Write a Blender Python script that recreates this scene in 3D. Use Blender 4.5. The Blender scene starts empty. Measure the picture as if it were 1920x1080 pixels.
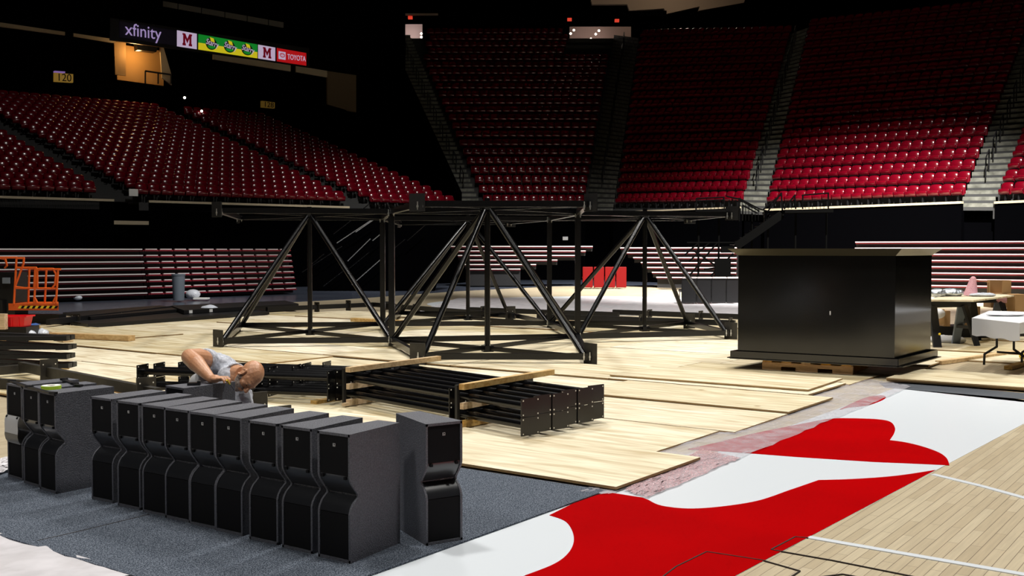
import bpy, math, random
from mathutils import Vector, Matrix
R = math.radians
random.seed(7)
S = bpy.context.scene
col = S.collection

# ------------------------------------------------------------------ camera, world, lights, exposure
F = 1975.0
TH = math.atan(70 / F)
H = 1.56
cam_d = bpy.data.cameras.new('camera')
cam_d.sensor_width = 36; cam_d.lens = 36 * F / 1920; cam_d.clip_end = 400
cam = bpy.data.objects.new('camera', cam_d); col.objects.link(cam)
cam.location = (0, 0, H); cam.rotation_euler = (math.pi / 2 - TH, 0, 0)
S.camera = cam
w = bpy.data.worlds.new('world'); S.world = w; w.use_nodes = True
w.node_tree.nodes['Background'].inputs[0].default_value = (.5, .55, .7, 1)
w.node_tree.nodes['Background'].inputs[1].default_value = 0.0
S.view_settings.view_transform = 'Standard'; S.view_settings.look = 'None'
S.view_settings.exposure = 0; S.view_settings.gamma = 1
S.cycles.max_bounces = 5; S.cycles.diffuse_bounces = 2; S.cycles.glossy_bounces = 3
S.cycles.transparent_max_bounces = 12
S.cycles.sample_clamp_indirect = 3


def spot(name, loc, target, power, cone, blend, color=(1, .97, .92), radius=.5):
    d = bpy.data.lights.new(name, 'SPOT'); d.energy = power; d.spot_size = R(cone); d.spot_blend = blend
    d.color = color; d.shadow_soft_size = radius
    o = bpy.data.objects.new(name, d); col.objects.link(o); o.location = loc
    o.rotation_euler = (Vector(target) - Vector(loc)).to_track_quat('-Z', 'Y').to_euler()
    return o


# rig lights hanging over the court
spot('court_light', (7, 4, 19), (3.5, 6.5, 0), 6300, 78, .5, radius=.9)
spot('court_light', (-8, -3, 16), (-2.2, 6.5, 0), 4200, 62, .7, radius=1.1)
spot('court_light', (-5, 10, 19), (-3.5, 12, 0), 6600, 80, .5, radius=.9)
spot('court_light', (6, 18, 20), (3, 17, 0), 8600, 82, .5, radius=.9)
spot('court_light', (-2, 27, 20), (-2, 22, 0), 9500, 78, .5, radius=.9)
spot('court_light', (16, 17, 19), (14, 19, 0), 7500, 78, .5, radius=.9)
# followed by floods trained on the stands behind
spot('stand_light_right', (12, 22, 21), (10.8, 42, -3.2), 210000, 54, 1.0, radius=.35)
spot('stand_light_left', (0, 26, 20), (-15, 42, 2), 4800, 62, .6, radius=.28)
spot('stand_light_centre', (2, 24, 22), (-1, 49, -1), 26000, 46, 1.0, radius=.3)
# spots added to brighten the folded bleachers at floor level, no known fixture
spot('bleacher_fill', (2, 20, 17), (-13.5, 32.5, 0), 11000, 30, .5, radius=.4)
spot('bleacher_fill', (2, 20, 17), (-8, 38, .4), 11000, 24, .5, radius=.4)
spot('bleacher_fill', (4, 26, 17), (2.5, 46, 1), 15000, 24, .5, radius=.4)
spot('bleacher_fill', (8, 22, 17), (15, 36, .5), 4500, 34, .5, radius=.4)


# ------------------------------------------------------------------ pixel -> place helpers
def ray(px, py):
    dx, du = px - 960, 540 - py
    return Vector((dx, F * math.cos(TH) + du * math.sin(TH), -F * math.sin(TH) + du * math.cos(TH)))


def G(px, py, z=0.0):
    d = ray(px, py); t = (z - H) / d.z
    return Vector((d.x * t, d.y * t, z))


def Q(px, py, D):
    d = ray(px, py); t = D / d.y
    return Vector((d.x * t, D, H + d.z * t))


def onplane(px, py, p, q):
    """the point seen at a pixel on the vertical plane through p and q"""
    d = ray(px, py); n = Vector((q[1] - p[1], -(q[0] - p[0]), 0))
    t = n.dot(Vector((p[0], p[1], 0))) / n.dot(d)
    return Vector((d.x * t, d.y * t, H + d.z * t))


AX = R(54)
U = Vector((math.cos(AX), math.sin(AX), 0)); V = Vector((math.sin(AX), -math.cos(AX), 0))


def AB(a, b, z=0.0):
    return U * a + V * b + Vector((0, 0, z))


def toab(p):
    return p.dot(U), p.dot(V)


# ------------------------------------------------------------------ materials
def mat(name, color, rough=.5, metal=0.0, emit=None, estr=1.0, spec=.5, noise=None, bump=None, coat=0):
    m = bpy.data.materials.new(name); m.use_nodes = True
    nt = m.node_tree; b = nt.nodes['Principled BSDF']
    b.inputs['Base Color'].default_value = (*color, 1)
    b.inputs['Roughness'].default_value = rough; b.inputs['Metallic'].default_value = metal
    b.inputs['Specular IOR Level'].default_value = spec
    b.inputs['Coat Weight'].default_value = coat
    if emit:
        b.inputs['Emission Color'].default_value = (*emit, 1); b.inputs['Emission Strength'].default_value = estr
    if noise or bump:
        tc = nt.nodes.new('ShaderNodeTexCoord')
    if noise:
        sc, c2, lo, hi = noise
        n = nt.nodes.new('ShaderNodeTexNoise'); n.inputs['Scale'].default_value = sc; n.inputs['Detail'].default_value = 4
        nt.links.new(tc.outputs['Object'], n.inputs['Vector'])
        r = nt.nodes.new('ShaderNodeValToRGB'); r.color_ramp.elements[0].position = lo; r.color_ramp.elements[1].position = hi
        r.color_ramp.elements[0].color = (*color, 1); r.color_ramp.elements[1].color = (*c2, 1)
        nt.links.new(n.outputs['Fac'], r.inputs['Fac']); nt.links.new(r.outputs['Color'], b.inputs['Base Color'])
    if bump:
        sc, st = bump
        n2 = nt.nodes.new('ShaderNodeTexNoise'); n2.inputs['Scale'].default_value = sc
        nt.links.new(tc.outputs['Object'], n2.inputs['Vector'])
        bp = nt.nodes.new('ShaderNodeBump'); bp.inputs['Strength'].default_value = st; bp.inputs['Distance'].default_value = .02
        nt.links.new(n2.outputs['Fac'], bp.inputs['Height']); nt.links.new(bp.outputs['Normal'], b.inputs['Normal'])
    return m


M = {}
M['seat'] = mat('red_seat_plastic', (.12, .0007, .0065), .20, spec=.75)
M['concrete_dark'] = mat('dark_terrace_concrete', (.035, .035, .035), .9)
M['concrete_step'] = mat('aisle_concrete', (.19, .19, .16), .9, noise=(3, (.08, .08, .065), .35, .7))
M['black_wall'] = mat('black_wall_paint', (.0009, .0009, .0012), .9, spec=0)
M['black_gloss'] = mat('black_painted_steel', (.003, .003, .0035), .25, spec=.45)
M['black_satin'] = mat('black_satin_steel', (.010, .010, .011), .42, spec=.35)
M['steel_brown'] = mat('raw_dark_steel', (.032, .028, .022), .5, noise=(8, (.018, .016, .013), .4, .6))
M['matte'] = mat('matte_black', (.0015, .0015, .0015), .9, spec=0)
M['bolt'] = mat('zinc_bolt', (.7, .7, .7), .3, .9)
M['hole'] = mat('pale_bolt_hole', (.75, .72, .65), .7)
M['cab'] = mat('textured_cabinet_paint', (.080, .082, .098), .5, noise=(140, (.125, .128, .15), .42, .6), bump=(160, .5))
M['grille'] = mat('black_grille_cloth', (.004, .004, .005), .85, spec=.2)
M['guide'] = mat('black_waveguide_plastic', (.014, .015, .018), .3, spec=.8)
M['guide_light'] = mat('grey_waveguide_plastic', (.10, .10, .095), .4)
M['badge'] = mat('badge_silver', (.55, .55, .55), .4)
M['carpet'] = mat('blue_grey_carpet', (.025, .033, .047), .95, spec=.1, noise=(150, (.20, .225, .27), .42, .66))
M['concrete'] = mat('grey_arena_floor', (.085, .10, .135), .22, spec=.5, noise=(.35, (.06, .07, .10), .35, .65))
M['white_paint'] = mat('white_court_paint', (.68, .72, .76), .3, spec=.2)
M['red_paint'] = mat('red_court_paint', (.38, .0006, .0015), .5, spec=.004, noise=(1.2, (.34, .0006, .0015), .4, .6))
M['grey_line'] = mat('dark_grey_court_line', (.07, .08, .095), .5)
M['joint'] = mat('dark_floor_joint', (.02, .012, .008), .8)
M['orange'] = mat('orange_machine_paint', (.80, .12, .012), .4)
M['yellow'] = mat('yellow_tape', (.85, .6, .03), .5)
M['neon'] = mat('neon_green_tape', (.55, .8, .05), .5)
M['white_tape'] = mat('white_tape_roll', (.8, .8, .78), .6)
M['red_tote'] = mat('red_tote_plastic', (.85, .01, .02), .35)
M['grey_can'] = mat('grey_can_plastic', (.16, .19, .23), .5)
M['blue'] = mat('blue_plastic', (.03, .13, .4), .5)
M['beige'] = mat('beige_capping', (.50, .42, .29), .7)
M['tan_wall'] = mat('tan_suite_wall', (.55, .33, .13), .8)
M['beige_panel'] = mat('beige_ceiling_panel', (.35, .27, .20), .9)
M['bleach_edge'] = mat('pale_bleacher_edge', (.60, .55, .55), .4)
M['pink_edge'] = mat('pink_bleacher_edge', (.30, .21, .22), .5)  # darker, pinker edge colour for the right bleacher
M['bleach_red'] = mat('dark_red_bleacher', (.16, .004, .014), .5)
M['cardboard'] = mat('brown_cardboard', (.42, .25, .11), .8)
M['white_cloth'] = mat('white_table_cover', (.62, .62, .64), .6)
M['foil'] = mat('crinkled_silver_foil', (.6, .65, .7), .2, .8, bump=(30, 1.0))
M['pink'] = mat('pink_bubble_wrap', (.75, .38, .42), .35, bump=(60, .8))
M['red_chair'] = mat('red_vinyl', (.11, .0012, .0012), .6, spec=.1)
M['phone'] = mat('black_phone_plastic', (.01, .01, .011), .2)
M['pale_plastic'] = mat('pale_plastic_bag', (.6, .63, .7), .25, bump=(25, .8))
M['dim_beige'] = mat('dimmed_beige_wall', (.13, .09, .045), .8)  # beige with the weak light at that wall piece put into its colour
M['skin'] = mat('skin', (.52, .235, .115), .42, noise=(9, (.62, .33, .19), .35, .7), bump=(90, .12))
M['beard'] = mat('grey_stubble', (.26, .19, .15), .8, noise=(120, (.45, .37, .32), .4, .6), bump=(200, .8))
M['shirt'] = mat('heather_grey_jersey', (.42, .44, .50), .9, noise=(60, (.58, .60, .66), .4, .6), bump=(14, .55))
M['trouser'] = mat('pale_grey_cloth', (.5, .5, .5), .9, bump=(12, .5))
M['eye'] = mat('eye', (.6, .6, .58), .2)
M['purple_glow'] = mat('purple_glow_strip', (.1, .05, .2), .5, emit=(.45, .25, .75), estr=.35)


def screen(name, c, k=.55):
    return mat(name, (.01, .01, .01), .6, emit=c, estr=k)


def wood_mat(name, c1, c2, c3, boards=False, scale=(1, 1, 1), rough=.55, rnd=.12, knots=True):
    m = bpy.data.materials.new(name); m.use_nodes = True; nt = m.node_tree; L = nt.links
    b = nt.nodes['Principled BSDF']; b.inputs['Roughness'].default_value = rough
    tc = nt.nodes.new('ShaderNodeTexCoord'); mp = nt.nodes.new('ShaderNodeMapping')
    L.new(tc.outputs['Object'], mp.inputs['Vector'])
    oi = nt.nodes.new('ShaderNodeObjectInfo')
    if boards:
        mp.inputs['Rotation'].default_value = (0, 0, -AX)
        br = nt.nodes.new('ShaderNodeTexBrick'); L.new(mp.outputs['Vector'], br.inputs['Vector'])
        br.inputs['Color1'].default_value = (*c1, 1); br.inputs['Color2'].default_value = (*c2, 1)
        br.inputs['Mortar'].default_value = (*c3, 1); br.inputs['Scale'].default_value = 1
        br.inputs['Mortar Size'].default_value = .0016; br.inputs['Mortar Smooth'].default_value = .1
        br.inputs['Brick Width'].default_value = .9; br.inputs['Row Height'].default_value = .058
        br.offset = .37
        n = nt.nodes.new('ShaderNodeTexNoise'); n.inputs['Scale'].default_value = 1
        mp2 = nt.nodes.new('ShaderNodeMapping'); mp2.inputs['Scale'].default_value = (3, 60, 1)
        L.new(mp.outputs['Vector'], mp2.inputs['Vector']); L.new(mp2.outputs['Vector'], n.inputs['Vector'])
        mx = nt.nodes.new('ShaderNodeMixRGB'); mx.blend_type = 'MULTIPLY'; mx.inputs['Fac'].default_value = .35
        L.new(br.outputs['Color'], mx.inputs['Color1']); L.new(n.outputs['Fac'], mx.inputs['Color2'])
        hs = nt.nodes.new('ShaderNodeBrightContrast'); hs.inputs['Bright'].default_value = .06
        L.new(mx.outputs['Color'], hs.inputs['Color']); L.new(hs.outputs['Color'], b.inputs['Base Color'])
        return m
    add = nt.nodes.new('ShaderNodeVectorMath'); add.operation = 'MULTIPLY_ADD'
    add.inputs[1].default_value = (1, 1, 1)
    cmb = nt.nodes.new('ShaderNodeCombineXYZ')
    ml = nt.nodes.new('ShaderNodeMath'); ml.operation = 'MULTIPLY'; ml.inputs[1].default_value = 37
    L.new(oi.outputs['Random'], ml.inputs[0]); L.new(ml.outputs[0], cmb.inputs[0]); L.new(ml.outputs[0], cmb.inputs[1])
    L.new(tc.outputs['Object'], add.inputs[0]); L.new(cmb.outputs[0], add.inputs[2])
    L.new(add.outputs[0], mp.inputs['Vector']); mp.inputs['Scale'].default_value = scale
    n = nt.nodes.new('ShaderNodeTexNoise'); n.inputs['Scale'].default_value = 1; n.inputs['Detail'].default_value = 5
    n.inputs['Distortion'].default_value = 1.6
    L.new(mp.outputs['Vector'], n.inputs['Vector'])
    r = nt.nodes.new('ShaderNodeValToRGB'); L.new(n.outputs['Fac'], r.inputs['Fac'])
    e = r.color_ramp.elements; e[0].position = .30; e[0].color = (*c2, 1); e[1].position = .62; e[1].color = (*c1, 1)
    last = r.outputs['Color']
    if knots:
        v = nt.nodes.new('ShaderNodeTexVoronoi'); v.inputs['Scale'].default_value = 1.6
        L.new(add.outputs[0], v.inputs['Vector'])
        rk = nt.nodes.new('ShaderNodeValToRGB'); L.new(v.outputs['Distance'], rk.inputs['Fac'])
        rk.color_ramp.elements[0].position = .03; rk.color_ramp.elements[0].color = (.45, .33, .2, 1)
        rk.color_ramp.elements[1].position = .07; rk.color_ramp.elements[1].color = (1, 1, 1, 1)
        mk = nt.nodes.new('ShaderNodeMixRGB'); mk.blend_type = 'MULTIPLY'; mk.inputs['Fac'].default_value = .8
        L.new(last, mk.inputs['Color1']); L.new(rk.outputs['Color'], mk.inputs['Color2']); last = mk.outputs['Color']
    mr = nt.nodes.new('ShaderNodeMapRange'); L.new(oi.outputs['Random'], mr.inputs[0])
    mr.inputs[3].default_value = 1 - rnd; mr.inputs[4].default_value = 1 + rnd
    hs = nt.nodes.new('ShaderNodeHueSaturation'); L.new(last, hs.inputs['Color']); L.new(mr.outputs[0], hs.inputs['Value'])
    mr2 = nt.nodes.new('ShaderNodeMapRange'); L.new(oi.outputs['Random'], mr2.inputs[0])
    mr2.inputs[3].default_value = 1.25; mr2.inputs[4].default_value = .75
    L.new(mr2.outputs[0], hs.inputs['Saturation'])
    L.new(hs.outputs['Color'], b.inputs['Base Color'])
    return m


M['ply'] = wood_mat('plywood', (.80, .72, .52), (.50, .38, .20), None, scale=(.9, 7, 7), rnd=.2)
M['ply_edge'] = mat('plywood_edge', (.33, .21, .09), .8)
M['lumber'] = wood_mat('pine_lumber', (.70, .50, .25), (.48, .28, .11), None, scale=(1.5, 14, 14), rnd=.1)
M['pallet'] = wood_mat('orange_pallet_wood', (.80, .42, .10), (.65, .30, .05), None, scale=(1.5, 14, 14), rnd=.05)
M['maple'] = wood_mat('maple_court_boards', (.66, .55, .36), (.55, .44, .27), (.16, .10, .05), boards=True, rough=.3)


def film(name, c, alpha, rough=.25, bumps=(9, 1.0), mottle=None, spread=.3):
    m = bpy.data.materials.new(name); m.use_nodes = True; nt = m.node_tree; L = nt.links
    b = nt.nodes['Principled BSDF']; b.inputs['Base Color'].default_value = (*c, 1)
    b.inputs['Roughness'].default_value = rough
    tc = nt.nodes.new('ShaderNodeTexCoord'); n = nt.nodes.new('ShaderNodeTexNoise')
    n.inputs['Scale'].default_value = mottle or 5; n.inputs['Detail'].default_value = 6
    L.new(tc.outputs['Object'], n.inputs['Vector'])
    mr = nt.nodes.new('ShaderNodeMapRange'); mr.inputs[1].default_value = .35; mr.inputs[2].default_value = .65
    mr.inputs[3].default_value = max(0, alpha - spread); mr.inputs[4].default_value = min(1, alpha + spread)
    L.new(n.outputs['Fac'], mr.inputs[0]); L.new(mr.outputs[0], b.inputs['Alpha'])
    n2 = nt.nodes.new('ShaderNodeTexNoise'); n2.inputs['Scale'].default_value = bumps[0]
    L.new(tc.outputs['Object'], n2.inputs['Vector'])
    bp = nt.nodes.new('ShaderNodeBump'); bp.inputs['Strength'].default_value = bumps[1]; bp.inputs['Distance'].default_value = .03
    L.new(n2.outputs['Fac'], bp.inputs['Height']); L.new(bp.outputs['Normal'], b.inputs['Normal'])
    return m


M['film'] = film('clear_plastic_film', (.74, .72, .77), .42, bumps=(5, .35), spread=.12)
M['film_white'] = film('cloudy_plastic_film', (.80, .77, .80), .9, bumps=(4, .4), spread=.08)
M['bubble'] = film('pink_clear_bubble_wrap', (.85, .55, .58), .62, bumps=(70, 1.0), mottle=60)


# ------------------------------------------------------------------ mesh builder
class MB:
    def __init__(s):
        s.v = []; s.f = []; s.m = []; s.sm = []

    def add(s, vs, fs, mi=0, smooth=False):
        o = len(s.v); s.v += [Vector(p) for p in vs]
        for f in fs:
            s.f.append([i + o for i in f]); s.m.append(mi); s.sm.append(smooth)
        return s

    def box(s, c, d, rz=0, mi=0, rot=None):
        c = Vector(c); hx, hy, hz = d[0] / 2, d[1] / 2, d[2] / 2
        mtx = rot or Matrix.Rotation(rz, 3, 'Z')
        vs = [c + mtx @ Vector((x, y, z)) for z in (-hz, hz) for (x, y) in ((-hx, -hy), (hx, -hy), (hx, hy), (-hx, hy))]
        return s.add(vs, [(3, 2, 1, 0), (4, 5, 6, 7), (0, 1, 5, 4), (1, 2, 6, 5), (2, 3, 7, 6), (3, 0, 4, 7)], mi)

    def beam(s, p, q, wd, ht, mi=0, up=(0, 0, 1)):
        p = Vector(p); q = Vector(q); d = (q - p).normalized(); up = Vector(up)
        x = d.cross(up)
        if x.length < 1e-4: x = d.cross(Vector((0, 1, 0)))
        x.normalize(); y = x.cross(d)
        vs = [e + x * a * wd / 2 + y * b * ht / 2 for e in (p, q) for (a, b) in ((-1, -1), (1, -1), (1, 1), (-1, 1))]
        return s.add(vs, [(3, 2, 1, 0), (4, 5, 6, 7), (0, 1, 5, 4), (1, 2, 6, 5), (2, 3, 7, 6), (3, 0, 4, 7)], mi)

    def tube(s, p, q, r, r2=None, n=10, mi=0, caps=True):
        p = Vector(p); q = Vector(q); d = (q - p).normalized(); r2 = r if r2 is None else r2
        x = d.cross(Vector((0, 0, 1)))
        if x.length < 1e-3: x = Vector((1, 0, 0))
        x.normalize(); y = x.cross(d)
        vs = []
        for e, rr in ((p, r), (q, r2)):
            for i in range(n):
                a = 2 * math.pi * i / n; vs.append(e + x * math.cos(a) * rr + y * math.sin(a) * rr)
        fs = [(i, (i + 1) % n, n + (i + 1) % n, n + i) for i in range(n)]
        s.add(vs, fs, mi, True)
        if caps:
            s.add(vs[:n], [tuple(range(n - 1, -1, -1))], mi); s.add(vs[n:], [tuple(range(n))], mi)
        return s

    def path(s, pts, r, n=8, mi=0):
        for a, b in zip(pts, pts[1:]): s.tube(a, b, r, n=n, mi=mi)
        for p in pts[1:-1]: s.ball(p, (r, r, r), 8, 5, mi=mi)
        return s

    def ball(s, c, d, nu=14, nv=9, rot=None, mi=0):
        c = Vector(c); rot = rot or Matrix.Identity(3); vs = []
        for j in range(nv + 1):
            t = math.pi * j / nv
            for i in range(nu):
                a = 2 * math.pi * i / nu
                vs.append(c + rot @ Vector((d[0] * math.sin(t) * math.cos(a), d[1] * math.sin(t) * math.sin(a), d[2] * math.cos(t))))
        fs = [(j * nu + i, (j + 1) * nu + i, (j + 1) * nu + (i + 1) % nu, j * nu + (i + 1) % nu) for j in range(nv) for i in range(nu)]
        return s.add(vs, fs, mi, True)

    def prism(s, poly, z0, z1, mi=0, side=None):
        n = len(poly); a = sum(poly[i][0] * poly[(i + 1) % n][1] - poly[(i + 1) % n][0] * poly[i][1] for i in range(n))
        if a < 0: poly = poly[::-1]
        b = [(p[0], p[1], z0) for p in poly]; t = [(p[0], p[1], z1) for p in poly]
        s.add(b + t, [tuple(range(n, 2 * n)), tuple(range(n - 1, -1, -1))], mi)
        s.add(b + t, [(i, (i + 1) % n, n + (i + 1) % n, n + i) for i in range(n)], mi if side is None else side)
        return s

    def xform(s, mtx):
        s.v = [mtx @ p for p in s.v]; return s

    def build(s, name, mats, parent=None, local=False, bevel=0):
        me = bpy.data.meshes.new(name)
        off = Vector((0, 0, 0))
        if not local:
            if parent is not None: off = parent.matrix_basis.translation if parent.parent is None else parent.matrix_basis.translation + parent.parent.matrix_basis.translation
            else:
                xs = [p.x for p in s.v]; ys = [p.y for p in s.v]
                off = Vector(((min(xs) + max(xs)) / 2, (min(ys) + max(ys)) / 2, min(p.z for p in s.v)))
        me.from_pydata([tuple(p - off) for p in s.v], [], s.f)
        if not isinstance(mats, (list, tuple)): mats = [mats]
        for m in mats: me.materials.append(m)
        me.polygons.foreach_set('material_index', s.m); me.polygons.foreach_set('use_smooth', s.sm); me.update()
        o = bpy.data.objects.new(name, me); col.objects.link(o)
        if parent is not None: o.parent = parent
        elif not local: o.location = off
        if bevel:
            bm = o.modifiers.new('bevel', 'BEVEL'); bm.width = bevel; bm.segments = 2; bm.limit_method = 'ANGLE'
        return o


def tag(o, label=None, cat=None, group=None, kind=None):
    if label: o['label'] = label
    if cat: o['category'] = cat
    if group: o['group'] = group
    if kind: o['kind'] = kind
    return o


def empty(name, loc, rz=0, label=None, cat=None, group=None):
    o = bpy.data.objects.new(name, None); col.objects.link(o); o.location = loc; o.rotation_euler = (0, 0, rz)
    o.empty_display_size = .1
    return tag(o, label, cat, group)


def dup(o, loc=None, rz=None, parent=None, label=None, group=None):
    c = o.copy(); col.objects.link(c)
    if parent is not None: c.parent = parent
    if loc is not None: c.location = loc
    if rz is not None: c.rotation_euler = (0, 0, rz)
    for ch in list(o.children): dup(ch, parent=c)
    if label: c['label'] = label
    if group: c['group'] = group
    return c


def struct(mb, name, mats, **k):
    return tag(mb.build(name, mats, **k), kind='structure')


def lerp(a, b, t): return a + (b - a) * t


def spl(pts, n=6, closed=False):
    out = []; N = len(pts)
    for i in range(N if closed else N - 1):
        p0 = pts[(i - 1) % N] if closed or i > 0 else pts[i]; p1 = pts[i]; p2 = pts[(i + 1) % N]
        p3 = pts[(i + 2) % N] if closed or i + 2 < N else p2
        for k in range(n):
            t = k / n
            out.append(tuple(.5 * ((2 * p1[j]) + (-p0[j] + p2[j]) * t + (2 * p0[j] - 5 * p1[j] + 4 * p2[j] - p3[j]) * t * t + (-p0[j] + 3 * p1[j] - 3 * p2[j] + p3[j]) * t ** 3) for j in range(2)))
    if not closed: out.append(tuple(pts[-1]))
    return out


ORD = ['first', 'second', 'third', 'fourth', 'fifth', 'sixth', 'seventh', 'eighth', 'ninth', 'tenth', 'eleventh', 'twelfth', 'thirteenth', 'fourteenth', 'fifteenth', 'sixteenth', 'seventeenth', 'eighteenth', 'nineteenth', 'twentieth'] + ['%dth' % k for k in range(21, 60)]
ROWN = ['front'] + ORD[1:]


def gpoly(pts): return [tuple(G(x, y))[:2] for x, y in pts]

# ================================================================== SETTING
# floors
struct(MB().prism([(-60, -6), (60, -6), (60, 75), (-60, 75)], -.25, -.05), 'floor', M['concrete'])
court = gpoly([(57, 592), (640, 562), (860, 546), (1040, 537), (1280, 534), (1700, 534)])
cl = Vector((*court[0], 0)); 
court = [tuple(cl - U * 22)[:2]] + court + [(22, 25), (14, 2), (3, -2)]
struct(MB().prism(court, -.05, 0), 'court_floor', M['maple'])
EA, EB = G(1910, 800), G(1380, 1080)          # edge between painted apron and boards
ed = (EA - EB).normalized()
e0, e1 = EB - ed * 3, EA + ed * 1.6


def eline(t): return tuple(EB + ed * t)[:2]


white = [tuple(AB(1.5, -3.48))[:2], tuple(AB(12.9, -3.48))[:2], tuple(G(1655, 726))[:2], tuple(G(1990, 757))[:2], tuple(e1)[:2], tuple(e0)[:2]]
struct(MB().prism(white, 0, .002), 'court_paint_white', M['white_paint'])
struct(MB().prism(gpoly([(1648, 718), (1660, 727), (1990, 755), (1990, 744), (1700, 718)]), 0, .0035), 'court_paint_grey', M['grey_line'])
eT = lambda x, y: (x, y)
low = spl([(985, 1080), (1040, 1058), (1068, 1035), (1076, 1008), (1062, 980), (1030, 967)], 6)
low = [(880, 1130)] + low + [(1095, 935), (1140, 924), (1205, 934)] + spl([(1215, 938), (1240, 949), (1290, 954.5), (1350, 951), (1420, 940), (1480, 920), (1535, 901)], 6)
low += spl([(1535, 901), (1600, 899), (1680, 893), (1754, 882)], 4)
lowp = gpoly(low)
lowp += [tuple(EB - ed * 1.2)[:2]]
# keep the red on the apron side of the edge line
struct(MB().prism(lowp, 0, .004), 'court_paint_red', M['red_paint'])
up = [(1290, 843), (1370, 848), (1500, 858), (1640, 867), (1780, 873)] + spl([(1780, 873), (1775, 860), (1760, 849), (1730, 838), (1697, 830), (1668, 826)], 5)
up += spl([(1668, 826), (1676, 814), (1678, 803), (1670, 792), (1648, 787), (1600, 785), (1555, 786), (1500, 796), (1420, 812), (1350, 829)], 5)
struct(MB().prism(gpoly(up), 0, .004), 'court_paint_red', M['red_paint'])
struct(MB().prism(gpoly(spl([(1575, 768), (1590, 765), (1625, 761), (1652, 752), (1661, 745), (1650, 742), (1620, 747)], 4, True)), 0, .004), 'court_paint_red', M['red_paint'])


def gline(pts, wd, name, m, z=.005):
    mb = MB()
    for (a, b) in zip(pts, pts[1:]):
        p, q = G(*a), G(*b); n = Vector((-(q - p).y, (q - p).x, 0)).normalized() * wd / 2
        mb.prism([tuple(p + n)[:2], tuple(q + n)[:2], tuple(q - n)[:2], tuple(p - n)[:2]], 0, z)
    return struct(mb, name, m)


gline([(1749, 890), (1840, 912), (1960, 945)], .05, 'court_line_white', M['white_paint'])
gline([(1516, 1008), (2000, 1092)], .05, 'court_line_white', M['white_paint'])
gline([(1446, 1032), (1491, 1008), (1516, 1010)], .008, 'floor_hatch_joint', M['joint'], .0065)
gline([(1446, 1032), (1560, 1052), (1760, 1092)], .008, 'floor_hatch_joint', M['joint'], .0065)
gline([(1240, 1085), (1268, 1064), (1325, 1036), (1430, 1052), (1500, 1072), (1470, 1092)], .007, 'floor_hatch_joint', M['joint'], .0065)
gline([(1525, 1085), (1580, 1078), (1700, 1100)], .008, 'floor_hatch_joint', M['joint'], .0065)

# carpet
cp = [tuple(AB(2.96, -3.48))[:2], tuple(AB(5.83, -3.48))[:2], tuple(AB(5.83, -7.6))[:2], tuple(AB(2.96, -7.6))[:2]]
tag(MB().prism(cp, 0, .012).build('carpet', M['carpet']), 'blue grey speckled carpet laid under the loudspeakers', 'carpet')
gline([(70, 1018), (150, 1000), (280, 968)], .006, 'carpet_seam', M['joint'], .0135)
fl = MB()


def sheet(pts, z, name, m, label, cat, amp=.012, n=26, seed=0, kind=None):
    """a crumpled film over a quad given by four ground points (world)"""
    rnd = random.Random(seed); g = [[rnd.uniform(-1, 1) for _ in range(n + 3)] for _ in range(n + 3)]
    a, b, c, d = [Vector((p[0], p[1], 0)) for p in pts]; vs = []; fs = []
    for j in range(n + 1):
        for i in range(n + 1):
            s_, t_ = i / n, j / n
            p = lerp(lerp(a, b, s_), lerp(d, c, s_), t_)
            e = min(s_, t_, 1 - s_, 1 - t_)
            p = p + Vector((g[j][i + 1], g[j + 1][i], 0)) * amp * 1.5
            p.z = z + abs(g[i][j]) * amp
            vs.append(p)
    for j in range(n):
        for i in range(n):
            k = j * (n + 1) + i; fs.append((k, k + 1, k + n + 2, k + n + 1))
    mb = MB().add(vs, fs, 0, True)
    o = mb.build(name, m)
    return tag(o, label, cat, kind=kind)


gp = lambda x, y: tuple(G(x, y))[:2]
sheet([tuple(AB(1.0, -4.4))[:2], tuple(AB(3.0, -4.4))[:2], tuple(AB(3.0, -8.5))[:2], tuple(AB(1.0, -8.5))[:2]], .003, 'plastic_sheet', M['film_white'], 'cloudy plastic sheet on the floor at the near left edge of the carpet', 'plastic sheet', seed=1)
sheet([gp(-40, 880), gp(70, 845), gp(90, 868), gp(-40, 905)], .022, 'plastic_sheet', M['film_white'], 'cloudy plastic sheet beside the far left loudspeakers', 'plastic sheet', seed=2)
sheet([tuple(AB(7.0, -3.95))[:2], tuple(AB(12.9, -4.1))[:2], tuple(AB(12.4, -3.35))[:2], tuple(AB(7.2, -3.22))[:2]], .007, 'plastic_film', M['film'], 'clear plastic film strip along the plywood edge over the red and white paint', 'plastic film', amp=.01, seed=3)
sheet([tuple(AB(5.7, -3.62))[:2], tuple(AB(7.3, -3.62))[:2], tuple(AB(7.4, -3.3))[:2], tuple(AB(5.75, -3.42))[:2]], .008, 'plastic_film', M['film'], 'narrow clear plastic film strip at the far right corner of the carpet', 'plastic film', amp=.006, seed=4)
sheet([gp(1168, 922), gp(1315, 845), gp(1388, 862), gp(1215, 936)], .01, 'bubble_wrap', M['bubble'], 'pink tinged bubble wrap on the floor under the plywood corner', 'bubble wrap', amp=.008, seed=5)

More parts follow.
